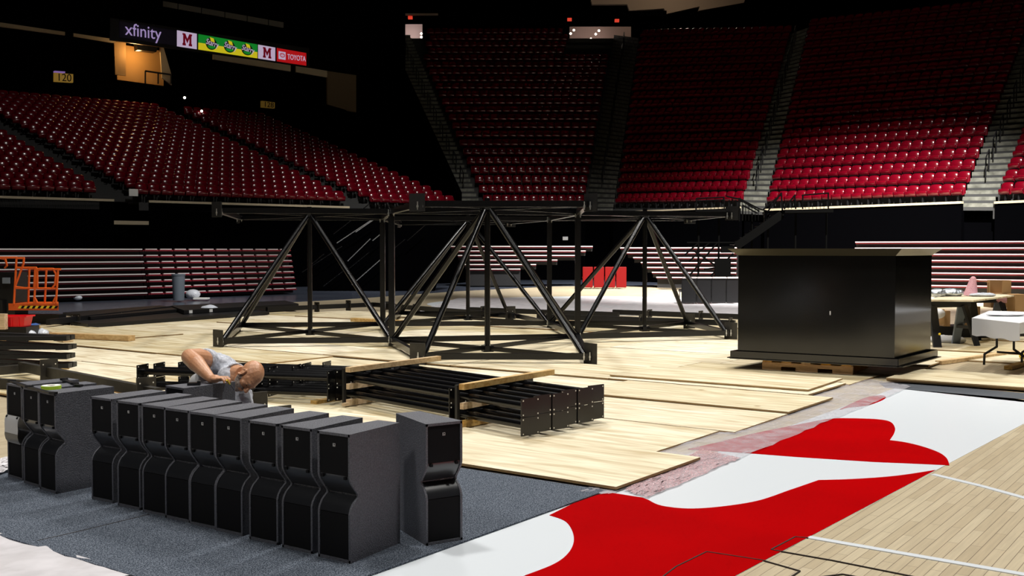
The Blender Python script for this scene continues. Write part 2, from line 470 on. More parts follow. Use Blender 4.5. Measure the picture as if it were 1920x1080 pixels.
# ---------------------------------------------------------------- plywood sheets (1.22 x 2.44)
SW, SL = 1.215, 2.435
pm = MB().box((0, 0, .009), (SL, SW, .018)); pm.m = [1, 0, 1, 1, 1, 1]
proto_ply = None
rows = [(5.86, -3.40, 1), (7.08, -3.84, 0), (8.30, -3.72, 0), (9.55, -3.70, 1), (10.83, -3.98, 1), (12.05, -3.95, 0)]
for k in range(6, 16): rows.append((12.05 + 1.22 * (k - 5), -3.7 if k < 8 else -2.4 + .9 * (k % 2), k % 2))
bound = [tuple(p)[:2] for p in (G(-300, 900), G(0, 900), G(730, 860), G(1160, 926), G(1660, 735), G(1760, 700), G(1990, 660), G(1990, 640), G(1500, 610), G(1380, 603), G(950, 597), G(640, 588), G(500, 592), G(60, 625), G(-300, 650))]


def inside(p, poly):
    c = False; n = len(poly)
    for i in range(n):
        (x1, y1), (x2, y2) = poly[i], poly[(i + 1) % n]
        if (y1 > p[1]) != (y2 > p[1]) and p[0] < (x2 - x1) * (p[1] - y1) / (y2 - y1) + x1: c = not c
    return c


plyn = 0
for (a0, bend, lay) in rows:
    for j in range(0, 12):
        b1 = bend - j * 2.44
        c = AB(a0 + .61, b1 - 1.22)
        cc = [AB(a0 + .61 + da, b1 - 1.22 + db) for da in (-.4, .4) for db in (-1, 0, 1)]
        if not any(inside((p.x, p.y), bound) for p in cc): continue
        rz = AX - math.pi / 2 + random.uniform(-.012, .012)
        z = .001 + (.019 if (lay and random.random() < .6) or j == 0 and lay else 0) + random.uniform(0, .003)
        if a0 < 6: z = .02
        loc = c + Vector((random.uniform(-.02, .02), random.uniform(-.02, .02), z))
        if a0 < 6 and j == 0: nm = 'plywood sheet at the carpet corner, its tip over the red floor paint'
        elif j == 0 and a0 < 12.5: nm = ['', 'plywood sheet along the plastic film, next behind the one at the carpet corner', 'plywood sheet along the plastic film, third from the carpet corner', 'plywood sheet along the plastic film, fourth from the carpet corner, edge raised', 'plywood sheet along the plastic film, fifth from the carpet corner', 'plywood sheet along the plastic film in front of the big black metal box'][rows.index((a0, bend, lay))]
        else: nm = 'plywood sheet, %s from the right in the %s row beyond the carpet' % (ORD[j], ROWN[rows.index((a0, bend, lay))])
        if proto_ply is None:
            proto_ply = pm.build('plywood_sheet', [M['ply'], M['ply_edge']], local=True); o = proto_ply
        else:
            o = proto_ply.copy(); col.objects.link(o)
        o.location = loc; o.rotation_euler = (0, 0, rz)
        tag(o, nm, 'plywood sheet', 'plywood sheets covering the court')
        plyn += 1
# second layer sheets and the raised right-hand deck
for (pp, z, lb) in (((1720, 700), .04, 'double thick plywood sheet at right, in front of the sawhorse table'), ((1905, 705), .042, 'plywood sheet at the right picture edge below the white folding table')):
    p = G(*pp); o = proto_ply.copy(); col.objects.link(o)
    o.location = (0, 0, 0)
    a, b = toab(p); 
    o.location = AB(12.64 + .61 + (.0 if pp[0] < 1800 else .02), -3.72 + 1.22 + (0 if pp[0] < 1800 else 2.47), z); o.rotation_euler = (0, 0, AX - math.pi / 2)
    tag(o, lb, 'plywood sheet', 'plywood sheets covering the court')
    o2 = proto_ply.copy(); col.objects.link(o2); o2.location = o.location - Vector((0, 0, .0195)); o2.rotation_euler = o.rotation_euler
    tag(o2, lb.replace('plywood sheet', 'lower plywood sheet of the stack'), 'plywood sheet', 'plywood sheets covering the court')
    o2.location += U * .02
o = proto_ply.copy(); col.objects.link(o); o.location = AB(10.3, -5.0, .045) ; o.rotation_euler = (0, 0, AX - math.pi / 2 + .03)
tag(o, 'yellowish plywood sheet lying on top of others in front of the black metal box', 'plywood sheet', 'plywood sheets covering the court')
o.location = AB(11.6, -5.3, .045)

# ---------------------------------------------------------------- bowl
WZ = 3.5


def seat_mesh():
    mb = MB()
    prof = [(-.01, .36), (.0, .50), (.006, .61), (.018, .69), (.040, .75), (.072, .795), (.112, .82), (.155, .81), (.15, .40)]
    xs = [-.235, -.215, -.13, 0, .13, .215, .235]
    vs = []; n = len(prof)
    for x in xs:
        k = (abs(x) / .235) ** 4
        for (y, z) in prof:
            zc = z - .03 * k * (z > .7)
            vs.append((x, y + (.035 * (x / .235) ** 2 + .03 * k) * (y < .14), zc))
    fs = [(i * n + j, i * n + j + 1, (i + 1) * n + j + 1, (i + 1) * n + j) for i in range(len(xs) - 1) for j in range(n - 1)]
    fs = [f[::-1] for f in fs]
    mb.add(vs, fs, 0, True)
    return mb


def pan_mesh():
    mb = MB()
    prof = [(-.03, .33), (-.08, .35), (-.135, .42), (-.15, .50), (-.14, .56), (-.11, .575), (-.05, .50), (-.02, .40)]
    xs = [-.225, -.2, 0, .2, .225]; vs = []; n = len(prof)
    for x in xs:
        k = (abs(x) / .225) ** 4
        for (y, z) in prof:
            vs.append((x, y + .03 * k * (y < -.1), z - .02 * k * (z > .45)))
    fs = [(i * n + j, i * n + (j + 1) % n, (i + 1) * n + (j + 1) % n, (i + 1) * n + j) for i in range(len(xs) - 1) for j in range(n)]
    mb.add(vs, [f[::-1] for f in fs], 0, True)
    mb.box((0, .02, .18), (.05, .08, .36), mi=1)
    return mb


back_mb, pan_mb = seat_mesh(), pan_mesh()
stuffV, stuffF, stuffM = [], [], []
seat_proto = None
n_ind = 0


def place_seat(p, ang, individual, label, group):
    global seat_proto, n_ind
    if individual:
        if seat_proto is None:
            seat_proto = empty('stadium_seat', p, ang, label, 'seat', group)
            back_mb.build('backrest', M['seat'], seat_proto, local=True)
            pan_mb.build('seat_pan', [M['seat'], M['black_satin']], seat_proto, local=True)
        else: dup(seat_proto, p, ang, label=label, group=group)
        n_ind += 1
        return
    ca, sa = math.cos(ang), math.sin(ang)
    for mb, dm in ((back_mb, 0), (pan_mb, 0)):
        o = len(stuffV)
        for q in mb.v: stuffV.append((p.x + q.x * ca - q.y * sa, p.y + q.x * sa + q.y * ca, p.z + q.z))
        for f in mb.f: stuffF.append([i + o for i in f])
        stuffM.extend(mb.m)


def section(B0, B1, T0, T1, nrow, ind_rows, label, group, pitch=.5, smax=None, name='seating_terrace'):
    tr = MB()
    for i in range(nrow):
        t, t2 = i / (nrow - 1), (i + 1) / (nrow - 1)
        p0, p1, q0, q1 = lerp(B0, T0, t), lerp(B1, T1, t), lerp(B0, T0, t2), lerp(B1, T1, t2)
        z = p0.z; zz = p1.z; dz = (T0.z - B0.z) / (nrow - 1)
        v = [p0, p1, Vector((q1.x, q1.y, zz)), Vector((q0.x, q0.y, z)), p0 - Vector((0, 0, dz + .05)), p1 - Vector((0, 0, dz + .05))]
        tr.add(v, [(0, 1, 2, 3), (4, 5, 1, 0)])
        d = p1 - p0; L = Vector((d.x, d.y, 0)).length; n = int(L / pitch)
        ang = math.atan2(d.y, d.x); nb = Vector((-d.y, d.x, 0)).normalized()
        if nb.y < 0: nb = -nb
        depth = (Vector((q0.x, q0.y, 0)) - Vector((p0.x, p0.y, 0))).dot(nb)
        for k in range(n):
            p = lerp(p0, p1, (k + .5) / n) + nb * depth * .5
            px = 960 + F * p.x / p.y; py = 470 - F * (p.z + .4 - H) / p.y
            if px < -260 or px > 2060 or py < -60: continue
            if smax and not smax(i, px, py): continue
            lb = None
            if i < ind_rows:
                kk, sd_ = (k, 'left') if k < n / 2 else (n - 1 - k, 'right')
                lb = 'red seat, %s from %s end, %s row, %s' % (ORD[kk], sd_, ROWN[i], label)
            place_seat(p, ang, i < ind_rows and -20 < px < 1945, lb, group)
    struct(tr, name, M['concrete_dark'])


def aisle(B0, B1, T0, T1, nrow, name='aisle_stairs'):
    mb = MB(); n = nrow * 2
    for i in range(n):
        t, t2 = i / (n - 2), (i + 1) / (n - 2)
        p0, p1, q0, q1 = lerp(B0, T0, t), lerp(B1, T1, t), lerp(B0, T0, t2), lerp(B1, T1, t2)
        dz = (T0.z - B0.z) / (n - 2)
        up_ = Vector((0, 0, .02))
        mb.add([p0 + up_, p1 + up_, Vector((q1.x, q1.y, p1.z + .02)), Vector((q0.x, q0.y, p0.z + .02)), p0 - Vector((0, 0, dz)), p1 - Vector((0, 0, dz))], [(0, 1, 2, 3)], 0)
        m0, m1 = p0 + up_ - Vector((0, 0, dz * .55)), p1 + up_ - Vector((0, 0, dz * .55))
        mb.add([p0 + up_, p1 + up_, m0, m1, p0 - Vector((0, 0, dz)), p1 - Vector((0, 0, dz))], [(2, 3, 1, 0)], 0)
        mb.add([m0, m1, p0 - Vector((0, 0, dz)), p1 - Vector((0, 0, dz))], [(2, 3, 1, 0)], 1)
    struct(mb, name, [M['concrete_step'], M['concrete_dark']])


def handrail(p, d, label):
    """free standing aisle rail: two posts and a sloped looped rail"""
    q = p + d
    mb = MB().tube(p, p + Vector((0, 0, .9)), .022, n=6).build
    e = empty('aisle_handrail', p, 0, label, 'handrail', 'black rails up the aisle stairs')
    for r_ in (p, q): MB().tube(r_, r_ + Vector((0, 0, .88)), .03, n=6).build('post', M['black_satin'], e)
    MB().path([p + Vector((0, 0, .55)), p + Vector((0, 0, .88)), q + Vector((0, 0, .88)), q + Vector((0, 0, .55))], .03, n=6).build('rail', M['black_satin'], e)
    return e


# left stands, straight along the left side
LD = Vector((math.cos(R(39)), math.sin(R(39)), 0))
LP = Q(0, 372, F * (WZ - H) / 98)
LU = Vector((-.79, .61, 0))


def lwall(px, off=0):
    """point of the left front wall seen at column px"""
    k = (px - 960) / F; o = LP + LU * off
    t = (k * o.y - o.x) / (LD.x - k * LD.y)
    return Vector((o.x + LD.x * t, o.y + LD.y * t, WZ))


def lsec(pa, pb, nrow, ind, label, group, **k):
    a, b = lwall(pa), lwall(pb); up_ = LU * (.76 * (nrow - 1)) + Vector((0, 0, .275 * (nrow - 1)))
    section(a, b, a + up_, b + up_, nrow, ind, label, group, **k)


lsec(-420, 188, 20, 3, 'the far left block', 'lower seats of the far left block')
lsec(262, 655, 20, 3, 'the wide left block', 'lower seats of the wide left block')
lsec(703, 862, 20, 0, '', '')
UP20 = LU * (.76 * 19) + Vector((0, 0, .275 * 19))
dk = MB()
for a_, b_ in ((188, 262), (655, 703)):
    a, b = lwall(a_), lwall(b_)
    n = 40
    for i in range(n):
        t, t2 = i / n, (i + 1) / n
        p0, p1, q0, q1 = a + UP20 * t, b + UP20 * t, a + UP20 * t2, b + UP20 * t2
        dk.add([p0, p1, Vector((q1.x, q1.y, p1.z)), Vector((q0.x, q0.y, p0.z)), q0, q1], [(0, 1, 2, 3), (3, 2, 5, 4)])
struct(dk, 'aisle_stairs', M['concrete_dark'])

# centre and right stands
C0, C1, C2, C3 = Q(905, 392, 58), Q(1097, 392, 58), Q(772, 72, 74), Q(1150, 72, 74)
section(C0, C1, C2, C3, 22, 0, '', '', smax=lambda i, px, py: not (px > 1060 and py < 110) and not (px < 800 and py < 108))
A0, A1, A2, A3 = Q(1149, 392, 56), Q(1385, 390, 49.5), Q(1196, 78, 68), Q(1478, 72, 61)
section(A0, A1, A2, A3, 20, 4, 'the block left of the stair rails', 'lowest seats of the block left of the stair rails')
B0, B1, B2, B3 = Q(1432, 392, 48.5), Q(1800, 382, 41), Q(1512, 60, 60), Q(1940, 18, 52)
section(B0, B1, B2, B3, 20, 7, 'the lit right block', 'lower seats of the lit right block', smax=None)
D0, D1, D2, D3 = Q(1862, 382, 40.3), Q(2080, 372, 36.5), Q(2010, 5, 51), Q(2330, -60, 46)
section(D0, D1, D2, D3, 20, 5, 'the block beyond the last aisle', 'seats beyond the last aisle at right')
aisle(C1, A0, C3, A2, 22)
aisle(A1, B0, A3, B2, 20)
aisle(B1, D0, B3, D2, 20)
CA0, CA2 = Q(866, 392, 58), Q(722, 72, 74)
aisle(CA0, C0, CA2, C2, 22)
# dark flank wall that closes the left side of the centre block
fw = MB()
Pq = [Q(866, 392, 58), Q(722, 72, 74)]
v = [Pq[0] + Vector((0, 0, .9)), Pq[1] + Vector((0, 0, .9)), Vector((Pq[1].x, Pq[1].y, 0)), Vector((Pq[0].x, Pq[0].y, 0))]
v2 = [p + Vector((-.3, 0, 0)) for p in v]
fw.add(v + v2, [(0, 1, 2, 3), (7, 6, 5, 4), (0, 4, 5, 1), (3, 2, 6, 7)])
struct(fw, 'wall_centre_flank', M['black_wall'])
for (X0, X1, Y0, Y1, nm) in ((C1, A0, C3, A2, 'the aisle right of the centre block'), (A1, B0, A3, B2, 'the aisle behind the stair rails'), (B1, D0, B3, D2, 'the aisle near the right picture edge'), (CA0, C0, CA2, C2, 'the dim aisle left of the centre block')):
    for i in range(1, 12):
        t = (i * 1.65 + .3) / 20
        m0 = lerp(lerp(X0, X1, .5), lerp(Y0, Y1, .5), t); m1 = lerp(lerp(X0, X1, .5), lerp(Y0, Y1, .5), t + .035)
        px = 960 + F * m0.x / m0.y; py = 470 - F * (m0.z - H) / m0.y
        if px > 1925 or py < 60: continue
        handrail(m0, m1 - m0, '%s black looped handrail up %s' % (ROWN[i - 1] if i > 1 else 'lowest', nm))
me = bpy.data.meshes.new('stadium_seats'); me.from_pydata(stuffV, [], stuffF)
me.materials.append(M['seat']); me.materials.append(M['black_satin'])
me.polygons.foreach_set('material_index', stuffM); me.polygons.foreach_set('use_smooth', [True] * len(stuffF)); me.update()
so = bpy.data.objects.new('stadium_seats', me); col.objects.link(so)
tag(so, 'dim red seats filling the upper rows and the centre block', 'seats', kind='stuff')
print('SEATS individual', n_ind, 'stuff verts', len(stuffV), 'ply', plyn)


def vwall(pts, z0, z1, th, name, m, caps=None):
    mb = MB()
    for p, q in zip(pts, pts[1:]):
        n = Vector((-(q - p).y, (q - p).x, 0)).normalized() * th
        if n.y < 0: n = -n
        mb.prism([tuple(p)[:2], tuple(q)[:2], tuple(q + n)[:2], tuple(p + n)[:2]], z0, z1)
    struct(mb, name, m)
    if caps:
        cb = MB()
        for p, q in zip(pts, pts[1:]):
            n = Vector((-(q - p).y, (q - p).x, 0)).normalized()
            if n.y < 0: n = -n
            cb.prism([tuple(p - n * .06)[:2], tuple(q - n * .06)[:2], tuple(q + n * .14)[:2], tuple(p + n * .14)[:2]], z1, z1 + caps)
        struct(cb, 'trim_1', M['beige'])


vwall([lwall(-420), lwall(215)], 0, WZ, .2, 'wall_left', M['black_wall'], .09)
vwall([lwall(280), lwall(655)], 0, WZ, .2, 'wall_left', M['black_wall'], .09)
vwall([lwall(215), lwall(280)], 2.6, 2.75, .3, 'trim_2', M['beige'])
vwall([lwall(215, 1.2), lwall(280, 1.2)], 0, 3.2, .2, 'wall_left', M['black_wall'])
vwall([lwall(655), lwall(862), C0 - Vector((0, .2, 0))], 0, WZ, .2, 'wall_left', M['black_wall'])
dn = Vector((0, .15, .1))
vwall([C0 - dn, C1 - dn], 0, 3.85, .2, 'wall_back', M['black_wall'])
vwall([C1 - dn + Vector((0, .5, 0)), A0 - dn + Vector((0, .5, 0))], 0, 3.3, .2, 'wall_back', M['black_wall'])
vwall([A0 - dn, A1 - dn], 0, 3.55, .2, 'wall_back', M['black_wall'], .07)
vwall([A1 - dn + Vector((.3, .3, 0)), B0 - dn + Vector((.3, .3, 0))], 0, 3.2, .2, 'wall_back', M['black_wall'])
vwall([B0 - dn, B1 - dn], 0, 3.38, .2, 'wall_right', M['black_wall'], .09)
vwall([B1 - dn + Vector((.3, .5, 0)), D0 - dn + Vector((.3, .5, 0))], 0, 2.9, .2, 'wall_right', M['black_wall'])
vwall([D0 - dn, D1 - dn], 0, 3.34, .2, 'wall_right', M['black_wall'], .09)

# the shell behind and above
struct(MB().box((0, 92, 15), (130, .5, 34)), 'wall_back', M['black_wall'])
struct(MB().box((-62, 45, 15), (.5, 110, 34)), 'wall_left', M['black_wall'])
struct(MB().box((62, 45, 15), (.5, 110, 34)), 'wall_right', M['black_wall'])
struct(MB().box((0, 45, 32), (130, 110, .4)), 'ceiling', M['black_wall'])

# suite level above the left stands: vertical plane behind the top row
o0, o1 = lwall(0, 15.2), lwall(700, 15.2)
s0, s1 = lwall(0, 17.5), lwall(700, 17.5)
r0, r1 = lwall(0, 14.0), lwall(700, 14.0)
OP = lambda x, y: onplane(x, y, o0, o1)
SP = lambda x, y: onplane(x, y, s0, s1)
RP = lambda x, y: onplane(x, y, r0, r1)
LN = Vector((LD.y, -LD.x, 0))       # towards the court


def vpoly(fn, pts, th=.12):
    """slab whose front face is an outline on a vertical plane"""
    f = [fn(*p) for p in pts]; b = [p - LN * th for p in f]; n = len(f)
    mb = MB().add(f + b, [tuple(range(n)), tuple(range(2 * n - 1, n - 1, -1))] + [(i, n + i, n + (i + 1) % n, (i + 1) % n) for i in range(n)])
    return mb


struct(vpoly(OP, [(-120, 108), (320, 166), (700, 215), (700, 262), (-120, 182)], .3), 'wall_left', M['black_wall'])
struct(vpoly(SP, [(-120, -60), (760, -60), (760, 240), (-120, 200)], .3), 'wall_left', M['black_wall'])
# beige soffit edges
struct(vpoly(OP, [(-120, 18), (122, 55), (122, 66), (-120, 34)]), 'trim_3', M['beige'])
struct(vpoly(OP, [(138, 58), (217, 71), (217, 81), (138, 68)]), 'trim_3', M['beige'])
struct(vpoly(OP, [(400, 100), (545, 121), (545, 134), (400, 111)]), 'trim_4', M['beige'])
struct(vpoly(OP, [(555, 123), (614, 133), (614, 145), (555, 135)]), 'trim_4', M['beige'])
struct(vpoly(OP, [(613, 133), (668, 141), (668, 218), (648, 205), (614, 196)]), 'wall_left', M['dim_beige'])
# lit opening between the suites
struct(vpoly(OP, [(214, 78), (236, 80), (236, 142), (216, 140)]), 'wall_left', M['tan_wall'])
struct(vpoly(lambda x, y: OP(x, y) - LN * 1.2, [(234, 76), (322, 90), (322, 156), (234, 144)]), 'wall_left', M['tan_wall'])
struct(vpoly(OP, [(300, 86), (306, 86), (322, 142), (322, 160), (304, 146)]), 'wall_left', M['beige'])
sp = bpy.data.lights.new('suite_lamp', 'POINT'); sp.energy = 60; sp.color = (1, .55, .18); sp.shadow_soft_size = .2
so_ = bpy.data.objects.new('suite_lamp', sp); col.objects.link(so_); so_.location = OP(262, 98) - LN * .3
sp = bpy.data.lights.new('suite_lamp', 'POINT'); sp.energy = 40; sp.color = (1, .6, .25); sp.shadow_soft_size = .2
so_ = bpy.data.objects.new('suite_lamp', sp); col.objects.link(so_); so_.location = OP(243, 100) + LN * .6
tb = vpoly(lambda x, y: OP(x, y) + LN * .1, [(255, 80), (296, 84), (292, 98), (257, 94)], .5).build('hanging_screen', M['black_satin'])
tag(tb, 'black screen hanging in the lit opening between the suites', 'screen')
cb = empty('suite_railing', OP(290, 150), 0, 'black railing across the lit opening between the suites', 'railing')
MB().tube(OP(270, 134) + LN * .2, OP(318, 141) + LN * .2, .05, n=6).build('rail', M['black_satin'], cb)
for x in (270, 294, 318): MB().tube(OP(x, 134 + (x - 270) * .15) + LN * .2, OP(x, 158) + LN * .2, .04, n=6).build('post', M['black_satin'], cb)
# upper deck front
struct(vpoly(RP, [(-120, -12), (700, 105), (700, 142), (-120, 20)], .5), 'wall_left', M['black_wall'])
gr = empty('balcony_rail', RP(440, 40), 0, 'pale glass balcony rail of the upper deck at top left', 'railing')
for a_, b_ in ((310, 337), (339, 381), (383, 425), (427, 467), (469, 507), (509, 536)):
    y = lambda x: 0 + (x - 310) * .178
    vpoly(lambda x, y_: RP(x, y_) - LN * .3, [(a_, y(a_)), (b_, y(b_)), (b_, y(b_) + 10), (a_, y(a_) + 10)], .06).build('glass_panel', mat('pale_rail_glass', (.12, .115, .10), .3), gr)

# ribbon board
rb = empty('ribbon_board', RP(390, 75), 0, 'long lit advertising board along the upper deck front', 'ribbon board')
vpoly(lambda x, y: RP(x, y) + LN * .12, [(205, 34), (578, 91), (578, 126), (205, 76)], .12).build('housing', M['black_satin'], rb)


def rq(pts, off, name, m, parent):
    return vpoly(lambda x, y: RP(x, y) + LN * off, pts, .02).build(name, m, parent)


def top(x): return 57.5 + (x - 330) * .1765       # y of the board's upper edge
def bot(x): return 87.5 + (x - 330) * .150        # y of the lower edge


def fr(x, t): return (x, lerp(top(x), bot(x), t))


def panel(x0, x1, name, m, t0=0, t1=1, off=.15, parent=None):
    return rq([fr(x0, t0), fr(x1, t0), fr(x1, t1), fr(x0, t1)], off, name, m, parent or rb)


SW_ = screen('screen_white', (.42, .34, .46), 1); SR = screen('screen_red', (.35, .004, .006), 1); SG = screen('screen_green', (.003, .17, .015), 1)
SY = screen('screen_yellow', (.50, .42, .01), 1); SM = screen('screen_maroon', (.10, 0, .006), 1); SK = screen('screen_black', (.002, .002, .003), 1)
SP_ = screen('screen_purple', (.30, .22, .42), 1); SD = screen('screen_dark_violet', (.0006, .0002, .0022), 1)
panel(222, 328, 'lit_panel', SD, .05, .98)


def poly_m(x0, x1, parent):
    s = [(0, 0), (.28, 0), (.5, .42), (.72, 0), (1, 0), (1, .14), (.93, .14), (.93, .82), (1, .82), (1, 1), (.66, 1), (.66, .82), (.72, .82), (.72, .38), (.5, .80), (.28, .38), (.28, .82), (.34, .82), (.34, 1), (0, 1), (0, .82), (.07, .82), (.07, .14), (0, .14)]
    return rq([fr(lerp(x0, x1, a), lerp(.12, .88, b)) for a, b in s], .18, 'letter_m', SM, parent)


for x0, x1 in ((330, 367), (482, 514)):
    p = panel(x0, x1, 'lit_panel', SW_); w_ = x1 - x0; poly_m(x0 + w_ * .27, x1 - w_ * .25, p)
pg = panel(370, 480.5, 'lit_panel', SG, 0, .55); panel(370, 480.5, 'lit_panel', SY, .55, 1)
pr = panel(517, 572, 'lit_panel', SR)


def circ(cx, t, rx, rt, n=20, a0=0, a1=360):
    return [fr(cx + rx * math.cos(R(a0 + (a1 - a0) * i / n)), t + rt * math.sin(R(a0 + (a1 - a0) * i / n))) for i in range(n + (a1 - a0 < 360))]


def text(body, p, q, h, m, parent, off, name, shear=0, font_sc=1):
    """flat lettering running from p to q (world points) with letter height h"""
    c = bpy.data.curves.new(name, 'FONT'); c.body = body; c.size = 1; c.align_x = 'CENTER'; c.align_y = 'CENTER'; c.extrude = .01; c.shear = shear
    o = bpy.data.objects.new(name, c); col.objects.link(o)
    bpy.context.view_layer.update()
    wx = o.dimensions.x; hy = o.dimensions.y
    d = q - p; n = LN
    up_ = Vector((0, 0, 1))
    x = d / wx; mt = Matrix(((x.x, up_.x * h / hy, n.x, 0), (x.y, up_.y * h / hy, n.y, 0), (x.z, up_.z * h / hy, n.z, 0), (0, 0, 0, 1)))
    dg = bpy.context.evaluated_depsgraph_get(); me = bpy.data.meshes.new_from_object(o.evaluated_get(dg))
    bpy.data.objects.remove(o)
    ctr = (p + q) / 2 + n * off
    base = parent.matrix_basis.translation + (parent.parent.matrix_basis.translation if parent.parent else Vector())
    me.transform(Matrix.Translation(ctr - base) @ mt)
    me.materials.clear(); me.materials.append(m)
    o = bpy.data.objects.new(name, me); col.objects.link(o); o.parent = parent
    return o


for cx in (394, 428, 461):
    c_ = rq(circ(cx, .5, 10.5, .40), .17, 'drink_emblem', SK, pg)
    rq(circ(cx, .64, 7.5, .20, 12, 0, 180), .20, 'emblem_green', SG, pg)
    rq([fr(cx - 3, .08), fr(cx + 4, .14), fr(cx + 6, .38), fr(cx - 1, .34)], .20, 'emblem_yellow', SY, pg)
    text('Starry', RP(cx - 12, lerp(top(cx - 12), bot(cx - 12), .40)), RP(cx + 12, lerp(top(cx + 12), bot(cx + 12), .56)), .40, SW_, pg, .24, 'lettering', .35)
text('xfinity', RP(232, 56), RP(300, 66), .85, SP_, rb, .2, 'lettering')
text('TOYOTA', RP(536, 107.5), RP(570, 112), .30, SW_, pr, .2, 'lettering')
em = panel(520, 533, 'emblem_square', SW_, .22, .80, .17, pr)
for rx, rt, tt in ((5, .17, .5), (1.8, .16, .5), (3.2, .06, .42)):
    a, b = circ(526.5, tt, rx, rt, 20), circ(526.5, tt, rx * .72, rt * .72, 20)
    mb = MB(); f = [RP(*p) + LN * .2 for p in a + b]; mb.add(f, [(i, (i + 1) % 20, 20 + (i + 1) % 20, 20 + i) for i in range(20)])
    mb.build('emblem_ring', SR, pr)
# section signs
for (x0, x1, y0, y1, txt, lb, k) in ((99, 134, 137.5, 154, '120', 'yellow section sign 120 under the suites at the far left', .22), (487, 511, 190, 202, '128', 'yellow section sign 128 right of the lit suite opening', .07)):
    e = empty('section_sign', OP(x0, y1), 0, lb, 'sign', 'yellow section signs')
    SO = screen('sign_amber', (.75, .42, .06), k)
    vpoly(lambda x, y: OP(x, y) + LN * .3, [(x0, y0), (x1, y0 + 3), (x1, y1 + 2), (x0, y1)], .2).build('sign_plate', SO, e)
    dx = x1 - x0
    text(txt, OP(x0 + dx * .17, (y0 + y1) / 2 + 1), OP(x1 - dx * .15, (y0 + y1) / 2 + 2.6), .38 if k > .1 else .3, mat('sign_digit_black', (.003, .003, .003), .8), e, .32, 'digits')
    if k > .1: vpoly(lambda x, y: OP(x, y) + LN * .3, [(x0, y0 - 3.4), (x0 + 20, y0 - 2), (x0 + 20, y0 + .5), (x0, y0 - .5)], .2).build('sign_lamp', M['purple_glow'], e)


def lamp_ball(p, r, name, label, c=(1, .9, .75), k=6, group=None):
    o = MB().ball(p, (r, r, r), 10, 7).build(name, mat('lamp_glow', (.5, .5, .5), .5, emit=c, estr=k))
    return tag(o, label, 'lamp', group)


lamp_ball(OP(333, 187) + LN * 1.0, .07, 'wall_lamp', 'upper of two small white lamps below the suites')
lamp_ball(OP(362, 212.5) + LN * 1.2, .07, 'wall_lamp', 'lower of two small white lamps below the suites')

# entrances at the top of the centre block
BW = lambda x, y, d=75.2: Q(x, y, d)


def slab(pts, D, th, name, m, parent=None, **k):
    f = [Q(x, y, D) for x, y in pts]; b = [p + Vector((0, th, 0)) for p in f]; n = len(f)
    mb = MB().add(f + b, [tuple(range(n)), tuple(range(2 * n - 1, n - 1, -1))] + [(i, n + i, n + (i + 1) % n, (i + 1) % n) for i in range(n)])
    return mb.build(name, m, parent)


tag(slab([(640, 24), (1250, 20), (1250, 40), (640, 44)], 76, .4, 'wall_back', M['black_wall']), kind='structure')
tag(slab([(716, 25), (821, 25), (821, 28), (716, 28)], 75.7, .2, 'trim_5', M['beige_panel']), kind='structure')
tag(slab([(640, 40), (744, 40), (744, 130), (640, 130)], 76, .3, 'wall_back', M['black_wall']), kind='structure')
tag(slab([(792, 40), (1068, 40), (1068, 75), (792, 75)], 76, .3, 'wall_back', M['black_wall']), kind='structure')
tag(slab([(1184, 30), (1250, 30), (1250, 130), (1184, 130)], 76, .3, 'wall_back', M['black_wall']), kind='structure')
tag(slab([(738, 45), (800, 45), (800, 105), (738, 105)], 79, .2, 'door_1', mat('lit_passage_wall', (.55, .42, .40), .8)), kind='structure')
tag(slab([(1060, 50), (1190, 50), (1190, 112), (1060, 112)], 79, .2, 'door_2', mat('lit_passage_wall', (.40, .28, .24), .8)), kind='structure')
for (x, y, e_) in ((768, 60, 260), (1085, 62, 60), (1120, 62, 110)):
    d = bpy.data.lights.new('passage_lamp', 'POINT'); d.energy = e_ * .25; d.color = (1, .85, .8); d.shadow_soft_size = .2
    o = bpy.data.objects.new('passage_lamp', d); col.objects.link(o); o.location = Q(x, y, 77.6)
k_ = 0
for (x, y) in ((744, 52), (744, 62), (744, 68.5), (790, 63), (790, 69.5), (1070, 63), (1076, 56.5), (1108, 73), (1117, 64), (1123, 57.5), (1148, 100)):
    k_ += 1
    lamp_ball(Q(x, y, 75.93 if x in (744, 790) else 75.5), .08, 'passage_downlight', 'small round white light, %s counted from the left, at the %s upper entrance' % (ORD[k_ - 1 if x < 900 else k_ - 6], 'left' if x < 900 else 'right'), group='round lights at the upper %s entrance' % ('left' if x < 900 else 'right'))
for (x, y, lb) in ((769, 32.5, 'red exit sign above the left upper entrance'), (1068, 36, 'red exit sign left of the right upper entrance'), (1157, 38, 'red exit sign right of the right upper entrance')):
    tag(slab([(x - 4, y - 2.5), (x + 4, y - 2.5), (x + 4, y + 2.5), (x - 4, y + 2.5)], 75.75, .25, 'exit_sign', screen('exit_red', (.8, .06, .03), .8)), lb, 'exit sign')
tag(slab([(1108, 0), (1180, -30), (1320, -60), (1420, -70), (1395, 5), (1310, 20), (1312, 12), (1250, 26), (1245, 16), (1180, 20), (1176, 8), (1110, 8)], 80, .4, 'trim_6', M['beige_panel']), kind='structure')
d = bpy.data.lights.new('roof_lamp', 'POINT'); d.energy = 260; d.color = (1, .8, .6); d.shadow_soft_size = .5
o = bpy.data.objects.new('roof_lamp', d); col.objects.link(o); o.location = Q(1270, -45, 75)
# ---- PART 2 marker
# ================================================================== LOUDSPEAKERS
K = .879
HH, HW, HD = .73 * K, .125 * K, .48 * K


def front_profile():
    pts = [(0, 0), (0, .275), (.010, .305), (.030, .333), (.055, .352), (.070, .362), (.070, .374), (.058, .392), (.034, .42), (.012, .452), (.002, .475), (0, .49), (0, .73)]
    return [(y * K, z * K) for y, z in pts]


def taper(y): return HW - .040 * K * max(0, y) / HD


